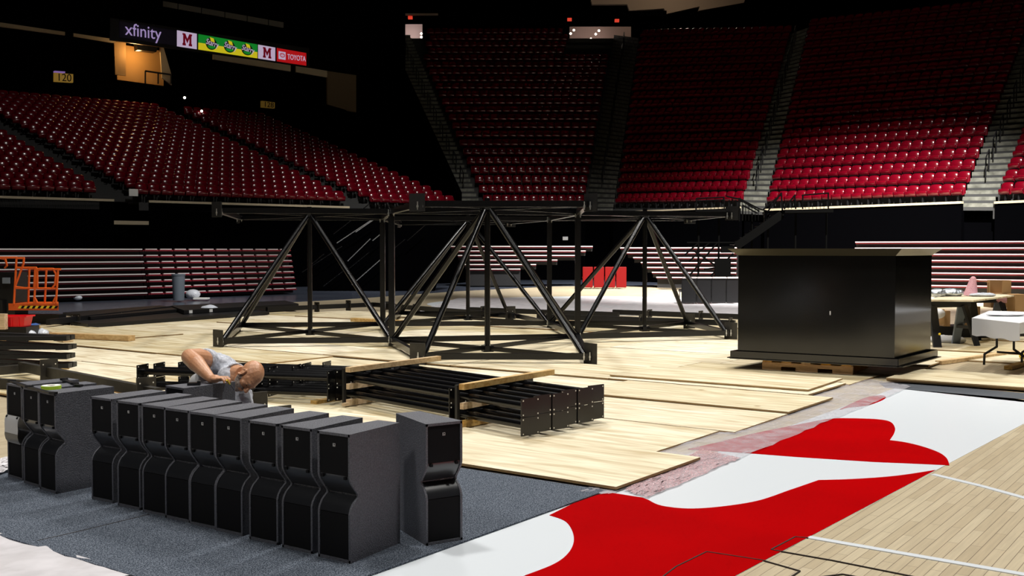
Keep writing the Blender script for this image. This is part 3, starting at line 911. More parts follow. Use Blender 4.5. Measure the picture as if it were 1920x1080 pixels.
def speaker_parts(e, flaps=False):
    fp = front_profile(); rec = .011
    core = [(y + rec, z) for y, z in fp] + [(HD, HH), (HD, 0)]
    n = len(core)
    mb = MB()
    L_ = [(-taper(y) + (.0 if y > rec + .001 else 0), y, z) for y, z in core]; Rr = [(-p[0], p[1], p[2]) for p in L_]
    mb.add(L_ + Rr, [tuple(range(n - 1, -1, -1)), tuple(range(n, 2 * n))] + [(i, (i + 1) % n, n + (i + 1) % n, n + i) for i in range(n)])
    tk = .012
    for s in (-1, 1):           # cheeks that stand proud of the grilles
        m = len(fp)
        a = [(s * HW, y, z) for y, z in fp]; b = [(s * (HW - tk), y, z) for y, z in fp]
        c = [(s * HW, y + rec + .004, z) for y, z in fp]
        vs = a + b + c
        fs = [(i, i + 1, m + i + 1, m + i) for i in range(m - 1)] + [(i, i + 1, 2 * m + i + 1, 2 * m + i) for i in range(m - 1)]
        ds = [(s * (HW - tk), y + rec + .004, z) for y, z in fp]
        vs += ds; fs += [(m + i, m + i + 1, 3 * m + i + 1, 3 * m + i) for i in range(m - 1)]
        fs += [(0, m, 3 * m, 2 * m), (m - 1, 2 * m - 1, 4 * m - 1, 3 * m - 1)]
        mb.add(vs, fs)
    mb.box((0, .008, HH - .007), (2 * HW, .016, .014)); mb.box((0, .008, .007), (2 * HW, .016, .014))
    mb.build('cabinet', M['cab'], e, local=True)
    g = MB().box((0, .0085, (.49 * K + HH - .016) / 2), (2 * (HW - tk) - .004, .007, HH - .016 - .49 * K)).build('upper_grille', M['grille'], e, local=True)
    MB().box((0, .0085, (.016 + .272 * K) / 2), (2 * (HW - tk) - .004, .007, .272 * K - .018)).build('lower_grille', M['grille'], e, local=True)

    def strip(seg, off, name, m, notches=False, tf=None):
        hw = HW - tk - .002; vs = []
        for y, z in seg: vs += [(-hw, y + off, z), (hw, y + off, z)]
        vs += [(x, y + .004, z) for (x, y, z) in list(vs)]
        k = len(seg); fs = []
        for i in range(k - 1):
            fs += [(2 * i, 2 * i + 1, 2 * i + 3, 2 * i + 2), (2 * k + 2 * i, 2 * k + 2 * i + 2, 2 * k + 2 * i + 3, 2 * k + 2 * i + 1)]
        b = MB().add(vs, fs, 0, True)
        if tf: b.xform(tf)
        o = b.build(name, m, e, local=True)
        if notches:
            for s in (-1, 1):
                q = MB().box((s * hw * .80, .002, .478 * K), (.016, .01, .014))
                if tf: q.xform(tf)
                q.build('notch', M['grille'], o, local=True)
        return o
    if not flaps:
        strip(fp[6:12], .006, 'upper_waveguide_plate', M['guide'], True)
        strip(fp[1:6], .004, 'lower_waveguide_plate', M['guide'])
    else:
        c1 = Matrix.Translation((0, -.01, 0)) @ Matrix.Translation((0, 0, .49 * K)) @ Matrix.Rotation(R(-38), 4, 'X') @ Matrix.Translation((0, 0, -.49 * K))
        strip(fp[6:12], .0, 'open_waveguide_flap', M['badge'], True, c1)
        c2 = Matrix.Translation((0, -.005, .275 * K)) @ Matrix.Rotation(R(48), 4, 'X') @ Matrix.Translation((0, 0, -.275 * K))
        strip(fp[1:6], .0, 'open_waveguide_flap', M['guide_light'], False, c2)
        strip(fp[5:8], .03, 'throat', M['grille'])
    b = MB()
    z0 = HH - .062
    for (x, z, a_, c_) in ((-.007, 0, .002, .016), (.007, 0, .002, .016), (0, .007, .016, .002), (0, -.007, .016, .002), (-.003, .001, .002, .008), (0, -.003, .008, .002)):
        b.box((x, .0045, z0 + z), (a_, .002, c_))
    b.build('badge', M['badge'], g, local=True)
    MB().box((-.035 * K, .008, .0055), (.03, .002, .004)).build('base_label', M['badge'], e, local=True)


sp0 = empty('loudspeaker', (0, 0, 0), 0)
speaker_parts(sp0)


def put_speaker(px, py, psi, label, group, first=False, flaps=False, z=0.012, zref=None):
    p = G(px, py, z) if zref is None else G(px, py, zref)
    p.z = z; psi = R(psi); wd = Vector((math.cos(psi), math.sin(psi), 0))
    p = p + wd * HW
    if flaps:
        o = empty('loudspeaker', p, psi); speaker_parts(o, True)
    elif first: o = sp0; o.location = p; o.rotation_euler = (0, 0, psi)
    else: o = dup(sp0, p, psi)
    return tag(o, label, 'loudspeaker', group)


Pa, Pb = G(166, 937), G(593, 1047)
names = ['leftmost cabinet in the row of nine, beside the trio', 'second cabinet from the left in the row of nine', 'third cabinet from the left in the row of nine', 'fourth cabinet from the left in the row of nine', 'middle cabinet in the row of nine', 'fourth cabinet from the right in the row of nine', 'third cabinet from the right in the row of nine', 'second cabinet from the right in the row of nine', 'rightmost cabinet in the row of nine, its side fully seen']
for i, px in enumerate((166, 215, 262, 304.5, 351, 399, 463, 525, 593)):
    k = (px - 960) / F
    d_ = Pb - Pa; t = (k * Pa.y - Pa.x) / (d_.x - k * d_.y); p = Pa + d_ * t
    o = put_speaker(px, 1047, -34, 'black loudspeaker, ' + names[i], 'row of nine loudspeakers', first=(i == 0))
    o.location = Vector((p.x, p.y, .012)) + Vector((math.cos(R(-34)), math.sin(R(-34)), 0)) * HW
put_speaker(15, 893, -40, 'black loudspeaker at the far left with its silver waveguide flaps open', 'trio of loudspeakers at left', flaps=True)
put_speaker(45, 905, -40, 'black loudspeaker, middle of the trio at left, strap and tape on top', 'trio of loudspeakers at left')
put_speaker(75, 917, -40, 'black loudspeaker, right one of the trio at left, its side facing the row', 'trio of loudspeakers at left')
put_speaker(799, 1023.7, 32.5, 'lone black loudspeaker standing apart at the right of the row of nine', 'loudspeakers standing apart')
mansp = put_speaker(309.6, 722.7, -40, 'black loudspeaker behind the row, the one the bald man leans on', 'loudspeakers standing apart', zref=HH + .02, z=.02)
ST = HH + .012
# tape roll on the middle cabinet of the trio
tp = G(96, 725.5, ST + .012)
tr_ = empty('tape_roll', (tp.x, tp.y, ST), 0, 'flat roll of neon green and white tape lying on a loudspeaker', 'tape roll')


def ring(c, r0, r1, z0, z1, n=28):
    mb = MB(); vs = []
    for r_, z in ((r0, z0), (r1, z0), (r1, z1), (r0, z1)):
        for i in range(n): vs.append((c[0] + r_ * math.cos(2 * math.pi * i / n), c[1] + r_ * math.sin(2 * math.pi * i / n), z))
    fs = [(k * n + i, k * n + (i + 1) % n, ((k + 1) % 4) * n + (i + 1) % n, ((k + 1) % 4) * n + i) for k in range(4) for i in range(n)]
    return mb.add(vs, fs)


ring((0, 0), .030, .062, .0, .020).build('tape_winding', M['neon'], tr_, local=True)
ring((0, 0), .026, .058, .0201, .0235).build('tape_side', M['white_tape'], tr_, local=True)
ring((0, 0), .022, .030, .0, .021).build('tape_core', M['beige'], tr_, local=True)
# straps over the trio
for pts, lb in (([(22, 715), (55, 726), (100, 738)], 'black strap lying over the fronts of the two left loudspeakers'), ([(120, 712), (140, 720), (148, 724)], 'short black strap at the back of the loudspeaker trio')):
    mb = MB(); W3 = [G(x, y, ST + .006) for x, y in pts]
    for a, b in zip(W3, W3[1:]): mb.beam(a, b, .028, .010)
    for p in W3: mb.box(p + Vector((0, 0, .004)), (.045, .03, .014), rz=R(-20))
    tag(mb.build('strap', M['black_satin']), lb, 'strap')

# ================================================================== MAN
Yc = 7.42


def PD(px, py, D): return Q(px, py, D)


hc = PD(466, 706, Yc)
Uv = Vector((.90, -.12, .26)).normalized(); Fv = Vector((.13, -.52, -.80)); Fv = (Fv - Uv * Fv.dot(Uv)).normalized(); Rv = Fv.cross(Uv)
HM = Matrix((Rv, Fv, Uv)).transposed()
hp = lambda x, y, z: hc + Rv * x + Fv * y + Uv * z
man = empty('person', (PD(425, 700, 7.6).x, 7.75, .0), 0, 'bald man with grey stubble and grey t-shirt bending over a loudspeaker', 'person')
sk = MB()
hb = lambda x, y, z, r: sk.ball(hp(x, y, z), r, 16, 11, rot=HM)
hb(0, -.018, .034, (.074, .094, .082)); hb(0, .012, .008, (.068, .080, .078)); hb(0, .030, -.050, (.055, .056, .052)); hb(0, .066, -.093, (.026, .022, .020))
hb(0, .074, .022, (.046, .018, .013)); hb(.036, .056, -.022, (.026, .026, .024)); hb(-.036, .056, -.022, (.026, .026, .024))
sk.tube(hp(0, .084, .014), hp(0, .112, -.024), .008, .013, n=10); hb(0, .110, -.026, (.016, .014, .011)); hb(.011, .102, -.029, (.009, .010, .008)); hb(-.011, .102, -.029, (.009, .010, .008))
hb(0, .086, -.056, (.021, .012, .006)); hb(0, .084, -.067, (.019, .012, .007)); hb(0, .07, -.06, (.035, .022, .03))
for s in (-1, 1):
    hb(s * .030, .074, .002, (.016, .012, .010))
    # ear: helix ring and lobe
    ec = [hp(s * (.078 + .010 * abs(math.sin(a)) * .4), -.006 + .017 * math.cos(a), -.008 + .031 * math.sin(a)) for a in [R(k) for k in range(-100, 200, 30)]]
    for a, b in zip(ec, ec[1:]): sk.tube(a, b, .0052, n=6)
    hb(s * .074, -.004, -.010, (.008, .014, .024)); hb(s * .078, .004, -.036, (.006, .009, .009))
nb_ = PD(436, 700, 7.56)
sk.tube(hp(0, -.03, -.045), nb_, .060, .068, n=14); sk.tube(hp(0, .0, -.065), nb_ + Vector((0, -.02, -.03)), .05, .06, n=14)
SHR, ELB, WR = PD(392, 680, 7.62), PD(355, 669, 7.34), PD(396, 713.5, 7.10)
WR.z = HH + .052
sk.tube(SHR, lerp(SHR, ELB, .55), .078, .080, n=16); sk.tube(lerp(SHR, ELB, .55), ELB, .080, .056, n=16)
sk.ball(ELB, (.056, .056, .056)); sk.ball(lerp(SHR, ELB, .5), (.079, .079, .079))
mid = lerp(ELB, WR, .35) + Vector((0, 0, .004))
sk.tube(ELB, mid, .056, .059, n=16); sk.ball(mid, (.059, .059, .059)); sk.tube(mid, WR, .058, .031, n=16); sk.ball(WR, (.032, .032, .030))
# right hand resting on the cabinet
ht = HH + .02
kn = PD(417, 712, 7.07); kn.z = ht + .040
hd = (kn - WR); hd.z = 0; hd.normalize(); sd = Vector((-hd.y, hd.x, 0))      # sd points away from the camera (thumb side)
pc = lerp(WR, kn, .55); pc.z = ht + .034
sk.ball(pc, (.050, .042, .020), rot=Matrix((hd, sd, Vector((0, 0, 1)))).transposed())
sk.tube(WR, pc, .030, .028, n=12)


def finger(base, d1, d2, d3, L, r):
    a = base; b = a + d1 * L * .45; c = b + d2 * L * .32; d = c + d3 * L * .23
    sk.tube(a, b, r, r * .95, n=8); sk.ball(b, (r, r, r), 8, 6); sk.tube(b, c, r * .95, r * .85, n=8); sk.ball(c, (r * .88,) * 3, 8, 6); sk.tube(c, d, r * .85, r * .7, n=8); sk.ball(d, (r * .72,) * 3, 8, 6)
    return d


zz = Vector((0, 0, 1)); tips = []
for i, (o_, L, kd) in enumerate(((-.030, .064, .2), (-.011, .078, .1), (.010, .082, 0), (.030, .076, -.1))):   # little, ring, middle, index
    base = kn + sd * o_ - hd * .012 + zz * (.004 - abs(o_ - .01) * .15)
    d1 = (hd + zz * .10 - sd * .05 + sd * kd * -.1).normalized(); d2 = (hd * .75 - zz * .65).normalized(); d3 = (hd * .25 - zz * .9).normalized()
    sk.tube(pc + sd * o_ * .8, base, .0125, .0105, n=8); sk.ball(base, (.0112,) * 3, 8, 6)
    tips.append(finger(base, d1, d2, d3, L, .0090))
tb_ = pc + sd * .034 - hd * .008
th_tip = finger(tb_, (hd * .7 + sd * .5 - zz * .2).normalized(), (hd - sd * .15 - zz * .2).normalized(), (hd - sd * .5).normalized(), .072, .0105)
# left arm reaching down behind the cabinet
SHL = PD(452, 738, 7.62); EL2 = PD(462, 800, 7.5); WR2 = PD(435, 812, 7.28)
sk.tube(SHL, EL2, .066, .05, n=14); sk.ball(EL2, (.05, .05, .05)); sk.tube(EL2, WR2, .05, .03, n=14); sk.ball(WR2, (.04, .03, .03))
for i in range(4):
    finger(WR2 + Vector((-.03, -.02, -.025 + .018 * i)), Vector((-.8, -.5, 0)).normalized(), Vector((-.9, -.1, -.2)).normalized(), Vector((-.7, .5, -.2)).normalized(), .07, .009)
finger(WR2 + Vector((0, -.02, .03)), Vector((-.6, -.5, .5)).normalized(), Vector((-.9, -.2, .1)).normalized(), Vector((-.9, 0, -.2)).normalized(), .06, .010)


def organic(o, vox, it=6):
    r_ = o.modifiers.new('remesh', 'REMESH'); r_.mode = 'VOXEL'; r_.voxel_size = vox; r_.use_smooth_shade = True
    s_ = o.modifiers.new('smooth', 'SMOOTH'); s_.factor = .5; s_.iterations = it


body = sk.build('body', M['skin'], man); organic(body, .0042, 3)
bd = MB()
for (x, y, z, r) in ((0, .033, -.058, (.058, .058, .046)), (0, .068, -.094, (.029, .023, .022)), (0, .077, -.079, (.028, .014, .012)), (.050, .010, -.030, (.016, .026, .040)), (-.050, .010, -.030, (.016, .026, .040)), (0, .083, -.043, (.027, .011, .006))):
    bd.ball(hp(x, y, z), r, 16, 11, rot=HM)
b_ = bd.build('stubble_beard', M['beard'], man); organic(b_, .005, 2); b_['label'] = 'short grey stubble'
eb = MB()
for s in (-1, 1): eb.ball(hp(s * .030, .086, .020), (.018, .005, .004), 10, 6, rot=HM)
eb.build('eyebrows', M['beard'], man)
lid = MB()
for s in (-1, 1): lid.ball(hp(s * .030, .083, -.002), (.011, .006, .0022), 10, 6, rot=HM)
lid.build('eyelashes', M['grille'], man)

sh = MB()
Nk = PD(433, 698, 7.63)
UB = PD(412, 696, 7.80); CH = PD(432, 742, 7.72); HP = PD(398, 745, 8.05); HP.z = .46
sh.ball(SHR + Vector((.02, .04, -.02)), (.10, .10, .095)); sh.tube(SHR + Vector((.02, .04, -.02)), UB, .100, .13, n=18); sh.ball(UB, (.13, .13, .12))
sh.tube(UB, SHL + Vector((-.01, .03, 0)), .12, .085, n=18); sh.ball(SHL, (.085, .08, .08)); sh.tube(UB, Nk, .11, .078, n=18)
sh.tube(Nk, SHL, .07, .075, n=16); sh.tube(Nk, SHR, .075, .09, n=16)
sh.tube(UB, HP, .155, .165, n=20); sh.tube(CH, HP, .13, .15, n=20); sh.ball(CH, (.12, .11, .13)); sh.ball(HP, (.175, .16, .16)); sh.tube(UB, CH, .13, .12, n=18)
slv = lerp(SHR, ELB, .33); sh.tube(SHR, slv, .096, .094, n=18)
sl2 = lerp(SHL, EL2, .55); sh.tube(SHL, sl2, .08, .078, n=18)
sh.tube(Nk, PD(445, 703, 7.55), .082, .076, n=18); sh.ball(PD(430, 706, 7.53), (.080, .10, .085)); sh.tube(PD(440, 712, 7.6), PD(450, 735, 7.56), .075, .085, n=16)
sh.ball(PD(444, 752, 7.5), (.11, .07, .12))     # cloth hanging off the chest
st_ = sh.build('t_shirt', M['shirt'], man); organic(st_, .008, 4)
dsp = st_.modifiers.new('folds', 'DISPLACE'); tx = bpy.data.textures.new('folds', 'CLOUDS'); tx.noise_scale = .07; dsp.texture = tx; dsp.strength = .022; dsp.mid_level = .55
ringm = MB()
nd = (hp(0, -.02, -.07) - nb_).normalized()
nx = nd.cross(zz).normalized(); ny = nd.cross(nx)
cp_ = [nb_ + nd * .052 + nx * math.cos(R(a)) * .077 + ny * math.sin(R(a)) * .077 for a in range(0, 361, 20)]
ringm.path(cp_, .009, n=6).build('neck_band', M['shirt'], man)
pt = MB()
KR = PD(374, 716, 7.62); KR.z = .60; AR = PD(378, 800, 7.75); AR.z = .10
KL = Vector((HP.x + .28, 7.62, .09)); AL = Vector((HP.x + .22, 8.15, .08))
pt.ball(HP - zz * .06, (.17, .16, .15)); pt.tube(HP - zz * .08 + Vector((-.06, 0, 0)), KR, .115, .075, n=16); pt.ball(KR, (.078, .078, .075)); pt.tube(KR, AR, .075, .055, n=16)
pt.tube(HP - zz * .08 + Vector((.06, 0, 0)), KL, .12, .08, n=16); pt.ball(KL, (.08, .08, .075)); pt.tube(KL, AL, .07, .055, n=16)
pt_ = pt.build('trousers', M['trouser'], man); organic(pt_, .010, 4)
for a, d_ in ((AR, Vector((.05, -1, 0))), (AL, Vector((0, 1, 0)))):
    d_.normalize(); s_ = MB(); c_ = Vector((a.x, a.y, .062))
    s_.ball(c_ + d_ * .06, (.05, .13, .045)); s_.ball(c_ + zz * .02, (.047, .06, .06)); s_.box(c_ + d_ * .06 - zz * .03, (.085, .24, .02))
    s__ = s_.build('shoe', M['phone'], man); organic(s__, .008, 3)
# screwdriver held between thumb and fingers
p0 = lerp(tips[2], tips[1], .5) + hd * .004; p1 = PD(441, 734, 7.12)
sd_e = empty('screwdriver', p0, 0, 'thin screwdriver with green tip held in the man\'s right hand', 'screwdriver')
dv = (p1 - p0).normalized()
MB().tube(p0 - dv * .03, p0 + dv * .012, .006, n=10).build('handle', M['yellow'], sd_e)
MB().tube(p0 + dv * .012, p0 + dv * .020, .006, .003, n=10).build('collar', M['neon'], sd_e)
MB().tube(p0 + dv * .02, p0 + dv * .085, .0018, n=8).build('shaft', M['black_satin'], sd_e)
# radio / phone on the cabinet
q = G(364, 719.5, ht + .01); q.z = ht
ph = empty('handheld_device', q, R(10), 'small black handheld device lying on the loudspeaker beside the man\'s hand', 'device')
MB().box((0, 0, .009), (.085, .055, .018)).build('case', M['phone'], ph, local=True, bevel=.003)
MB().box((.032, 0, .024), (.022, .045, .012)).build('clip', M['black_satin'], ph, local=True, bevel=.002)

# ================================================================== BIG TRUSS
FL, FR, BR, BL = G(790, 686), G(1100, 686), G(1083, 645), G(735, 652)
LA, LB, LC = G(415, 655), G(452, 622), G(718, 620)
RA, RB, RC = G(1365, 638), G(1290, 618), G(1030, 618)
KA = G(955, 600); KD = G(750, 597)
TOPZ = 2.19; BZ = .13
tru = empty('truss_frame', (BL + BR + RC + LC) / 4, 0, 'big black steel truss frame of four braced bays standing on the plywood', 'truss frame')
UPV = Vector((0, 0, 1))


def tbeam(p, q, z, wd=.075, ht=.085, name='chord', m='black_gloss'):
    return MB().beam(Vector((p.x, p.y, z)), Vector((q.x, q.y, z)), wd, ht).build(name, M[m], tru)


def ttube(p, z0, q, z1, r=.043, name='diagonal_leg'):
    return MB().tube(Vector((p.x, p.y, z0)), Vector((q.x, q.y, z1)), r, n=12).build(name, M['black_gloss'], tru)


def cross(a, b, c, d):
    # crossing of diagonals a-c and b-d
    r1, r2 = c - a, d - b; t = ((b.x - a.x) * r2.y - (b.y - a.y) * r2.x) / (r1.x * r2.y - r1.y * r2.x)
    return a + r1 * t


def bolts(p, z, parent=tru):
    for dx in (-.04, .04):
        mb = MB(); mb.tube(Vector((p.x + dx, p.y - .05, z - .05)), Vector((p.x + dx, p.y - .05, z + .06)), .009, n=6); mb.tube(Vector((p.x + dx, p.y - .05, z - .02)), Vector((p.x + dx, p.y - .05, z + .01)), .016, n=6)
        mb.build('bolt', M['bolt'], parent)


done = set()


def edge_once(p, q):
    k = tuple(sorted([(round(p.x, 2), round(p.y, 2)), (round(q.x, 2), round(q.y, 2))]))
    if k in done: return
    done.add(k); tbeam(p, q, BZ); tbeam(p, q, TOPZ)


for quad in ((FL, FR, BR, BL), (LA, BL, LC, LB), (BR, RA, RB, RC), (LC, RC, KA, KD)):
    c = cross(*quad)
    for i in range(4): edge_once(quad[i], quad[(i + 1) % 4])
    for z in (BZ, TOPZ):
        for a in (0, 1): tbeam(quad[a], quad[a + 2], z - .01 if a else z + .01, .05, .06, 'cross_brace')
    MB().tube(Vector((c.x, c.y, BZ)), Vector((c.x, c.y, TOPZ + .14)), .042, n=12).build('centre_post', M['black_gloss'], tru)
    MB().box((c.x, c.y, TOPZ + .03), (.16, .16, .12), rz=.3).build('node_block', M['black_satin'], tru)
    MB().box((c.x, c.y, BZ - .01), (.15, .15, .09), rz=.3).build('node_block', M['black_satin'], tru)
    bolts(c, BZ); bolts(c, TOPZ)
    for p in quad:
        d_ = (c - p).normalized() * .06
        ttube(p + d_, BZ + .03, c - d_, TOPZ - .03, .043)
for p in (BL, BR, RC, LC):
    MB().beam(Vector((p.x, p.y, .04)), Vector((p.x, p.y, TOPZ + .02)), .095, .095, up=(0, 1, 0)).build('corner_post', M['black_gloss'], tru)
    bolts(p, BZ); bolts(p, TOPZ - .03)
for p, out in ((FL, (-1, -.2)), (FR, (1, -.2)), (LA, (-1, 0)), (LB, (-1, .5)), (RA, (1, 0)), (RB, (.6, .8)), (KA, (.5, .9)), (KD, (-.5, .9))):
    o_ = Vector((*out, 0)).normalized()
    n_ = math.atan2(o_.y, o_.x)
    for z, hgt in ((.16, .30), (TOPZ + .02, .24)):
        MB().box((p.x + o_.x * .05, p.y + o_.y * .05, z), (.02, .24, hgt), rz=n_ + .9).build('end_plate', M['steel_brown'] if z < 1 else M['black_satin'], tru)
    bolts(p, BZ); bolts(p, TOPZ - .03)


# ================================================================== TUBE BUNDLES
def tube_unit(e, L, mids, lay):
    MB().tube((0, 0, 0), (L, 0, 0), .034, n=12).build('tube', M['black_gloss'], e, local=True)
    for x in (0, L, *mids):
        hb_ = MB().box((x, 0, 0), (.012, .20, .15))
        for dy in (-.082, .082):
            for dz in (-.058, .058):
                hb_.tube((x - .0075, dy, dz), (x + .0075, dy, dz), .007, n=6, mi=1)
        hb_.build('end_plate', [M['black_gloss'], M['hole']], e, local=True)


def bundle(orig, ang, L, ncol, mids, crossd, lab, grp, stag):
    pr = None
    for c in range(ncol):
        for l in range(2):
            p = orig + crossd * (.205 * c) + Vector((math.cos(ang), math.sin(ang), 0)) * (stag[c % len(stag)])
            p.z = .13 + .155 * l
            lb = ('upper' if l else 'lower') + ' black tube, column %s from the near side of ' % (['one', 'two', 'three', 'four', 'five', 'six'][c]) + lab
            if pr is None:
                pr = empty('steel_tube', p, ang, lb, 'steel tube', grp); tube_unit(pr, L, mids, l)
            else: dup(pr, p, ang, label=lb, group=grp)
    return pr


oA = G(994, 817, .05); angA = math.atan2(.74, -.67)
bundle(oA, angA, 2.75, 6, (.93,), U.copy(), 'the right tube stack', 'right stack of steel tubes', (0, .02, -.03, .03, -.02, .0))
oB = G(268, 738, .05); eB = G(622, 752, .05); angB = math.atan2(eB.y - oB.y, eB.x - oB.x)
bundle(oB, angB, (eB - oB).length, 5, ((eB - oB).length * .62,), U.copy(), 'the left tube stack', 'left stack of steel tubes', (0, .0, .1, .05, .12))
dA = Vector((math.cos(angA), math.sin(angA), 0))
for (t, nm) in ((.78, 'near the right end'), (2.55, 'near the middle')):
    b0 = oA + dA * t
    for z, lb, a_, b_, wdt in ((.385, 'on top of the tubes', -.10, 1.30, .06), (.218, 'between the tube layers', -.10, 1.2, .04), (.075, 'under the tubes', -.10, 1.2, .05), (.045, 'on the plywood under the tubes', -.16, 1.05, .045)):
        hgt = {.385: .05, .218: .055, .075: .03, .045: .03}[z]
        p = b0 + U * a_; q_ = b0 + U * b_; p.z = q_.z = z
        tag(MB().beam(p, q_, wdt, hgt).build('lumber_batten', M['lumber']), 'pine batten %s, %s, right stack' % (lb, nm), 'batten')
    p = b0 - U * .11 + dA * .05; 
    tag(MB().box((p.x, p.y, .20), (.03, .03, .40), rz=angA).build('binding_strap', M['black_satin']), 'black binding strap at the batten %s of the right stack' % nm, 'strap')
for t in (.5, 2.0):
    b0 = oB + Vector((math.cos(angB), math.sin(angB), 0)) * t; p = b0 - U * .05; q_ = b0 + U * 1.0; p.z = q_.z = .03
    tag(MB().beam(p, q_, .08, .05).build('lumber_batten', M['lumber']), 'pine batten under the left tube stack, %s' % ('near its left end' if t < 1 else 'near the bald man'), 'batten')


# ================================================================== LOOSE STEEL ON THE LEFT
def steel(pa, pb, z, wd, ht, label, m='black_satin', name='steel_beam', plates=(), group='loose steel members'):
    a, b = G(*pa, z), G(*pb, z)
    e = empty(name, (lerp(a, b, .5).x, lerp(a, b, .5).y, 0), 0, label, 'steel beam', group)
    MB().beam(a, b, wd, ht).build('bar', M[m], e)
    d_ = (b - a).normalized(); n_ = math.atan2(d_.y, d_.x)
    for t, sz in plates:
        c = lerp(a, b, t); h_ = MB().box((c.x, c.y, max(sz / 2 + .0, c.z)), (.02, .20, sz), rz=n_)
        for dy in (-.07, .07):
            v_ = Vector((-d_.y, d_.x, 0)) * dy; h_.tube(c + v_ - d_ * .012 + zz * sz * .3, c + v_ + d_ * .012 + zz * sz * .3, .008, n=6, mi=1)
        h_.build('bolt_plate', [M['steel_brown'], M['hole']], e)
    return e


steel((40, 687), (296, 738), .16, .07, .11, 'long dark steel beam running from the flat bar stack to behind the loudspeakers', 'steel_brown', plates=((.24, .30), (.93, .28)))
steel((-30, 697), (60, 690), .12, .07, .10, 'short dark steel beam meeting the long beam at the left picture edge', 'steel_brown')
steel((-30, 716), (130, 728), .10, .07, .10, 'dark steel beam just behind the loudspeaker trio', 'steel_brown', plates=((.9, .2),))
steel((150, 735), (330, 768), .08, .07, .09, 'dark steel beam low behind the row of nine loudspeakers', 'steel_brown', plates=((.95, .2),))
steel((478, 772), (528, 784), .05, .07, .09, 'end of a black steel beam right of the bald man', 'black_satin', plates=((.1, .24), (.98, .16)))
a, b = G(168, 724, .1), G(250, 738, .1)
tag(MB().beam(a, b, .05, .03).build('lumber_batten', M['pallet']), 'narrow orange batten behind the loudspeaker trio', 'batten')
for k in range(4):
    z = .12 + .115 * k
    nm = ['lowest', 'second lowest', 'second highest', 'top'][k]
    xr = (112, 118, 122, 122)[k]; yr = {0: 694, 1: 680, 2: 661, 3: 642}[k]
    a = G(118 - 3 * (k % 2), 703, 0)
    for j, (dx, dy) in enumerate(((-2.6, 1.25), (-2.9, -.05))):
        q_ = Vector((a.x + dx, a.y + dy, 0))
        e = empty('flat_bar', (a.x + dx / 2, a.y + dy / 2, 0), 0, '%s black flat bar, %s of its pair, in the left edge stack' % (nm, 'rear' if j == 0 else 'front'), 'steel bar', 'stack of flat bars at the left edge')
        MB().beam(Vector((a.x, a.y + .12 * (1 - j), z)), Vector((q_.x, q_.y, z)), .13, .05).build('bar', M['black_satin'], e)
        MB().box((a.x + .02, a.y + .12 * (1 - j), z), (.16, .14, .06)).build('end_block', M['black_satin'], e)
    if k < 3: pass
for (pa, pb, z, lb) in (((30, 694), (130, 690), .03, 'splintered pine board under the flat bar stack'), ((-20, 640), (68, 616), .10, 'pine board beside the blue tarp at the left edge'), ((62, 622), (128, 640), .06, 'short pine board behind the flat bar stack'), ((95, 628), (247, 634), .09, 'long pale pine board left of the truss frame'), ((662, 600), (780, 606), .05, 'pine board lying behind the left truss bay')):
    a, b = G(*pa, z), G(*pb, z)
    tag(MB().beam(a, b, .16, .09).build('lumber_board', M['lumber']), lb, 'board')
tag(MB().box(G(129, 640, .04), (.10, .10, .10)).build('lumber_block', M['lumber']), 'pine block under the end of the long pale board', 'block')
sheet([gp(5, 640), gp(70, 626), gp(68, 619), gp(0, 628)], .12, 'tarp', M['blue'], 'crumpled blue tarp behind the flat bar stack', 'tarp', amp=.05, n=8, seed=8)
for (x, y, lb, r_) in ((30, 628, 'left crumpled clear plastic bag by the blue tarp', .14), (52, 629, 'middle crumpled clear plastic bag by the blue tarp', .17), (78, 626, 'right crumpled clear plastic bag by the blue tarp', .13), (393, 583, 'crumpled clear plastic bag lying on the black panels', .26)):
    p = G(x, y, .12); o = MB().ball(p, (r_, r_ * .8, r_ * .55), 14, 9).build('plastic_bag', M['pale_plastic'])
    d_ = o.modifiers.new('crumple', 'DISPLACE'); t_ = bpy.data.textures.new('crumple', 'CLOUDS'); t_.noise_scale = .08; d_.texture = t_; d_.strength = .09
    tag(o, lb, 'plastic bag')
# black flat panels
for (pts, z0, z1, lb) in (([(110, 606), (165, 617), (505, 592), (440, 584)], .03, .10, 'lowest long black flat panel lying left of the truss'),
                          ([(118, 600), (170, 609), (345, 592), (300, 585)], .11, .17, 'grey topped black panel at the left end of the panel stack'),
                          ([(320, 588), (345, 598), (560, 584), (535, 577)], .11, .20, 'black panel at the right end of the panel stack with white tags')):
    tag(MB().prism(gpoly(pts), z0, z1).build('stage_deck', M['black_satin']), lb, 'panel')
for x in (357, 395):
    e_a, e_b = G(345, 598), G(560, 584); kx = (x - 960) / F; dd = e_b - e_a; tt_ = (kx * e_a.y - e_a.x) / (dd.x - kx * dd.y); pe = e_a + dd * tt_
    tag(MB().box((pe.x, pe.y - .01, .155), (.09, .015, .07), rz=math.atan2(dd.y, dd.x)).build('paper_tag', M['white_tape']), 'white paper tag on the black panel, %s of two' % ('left' if x < 380 else 'right'), 'tag')
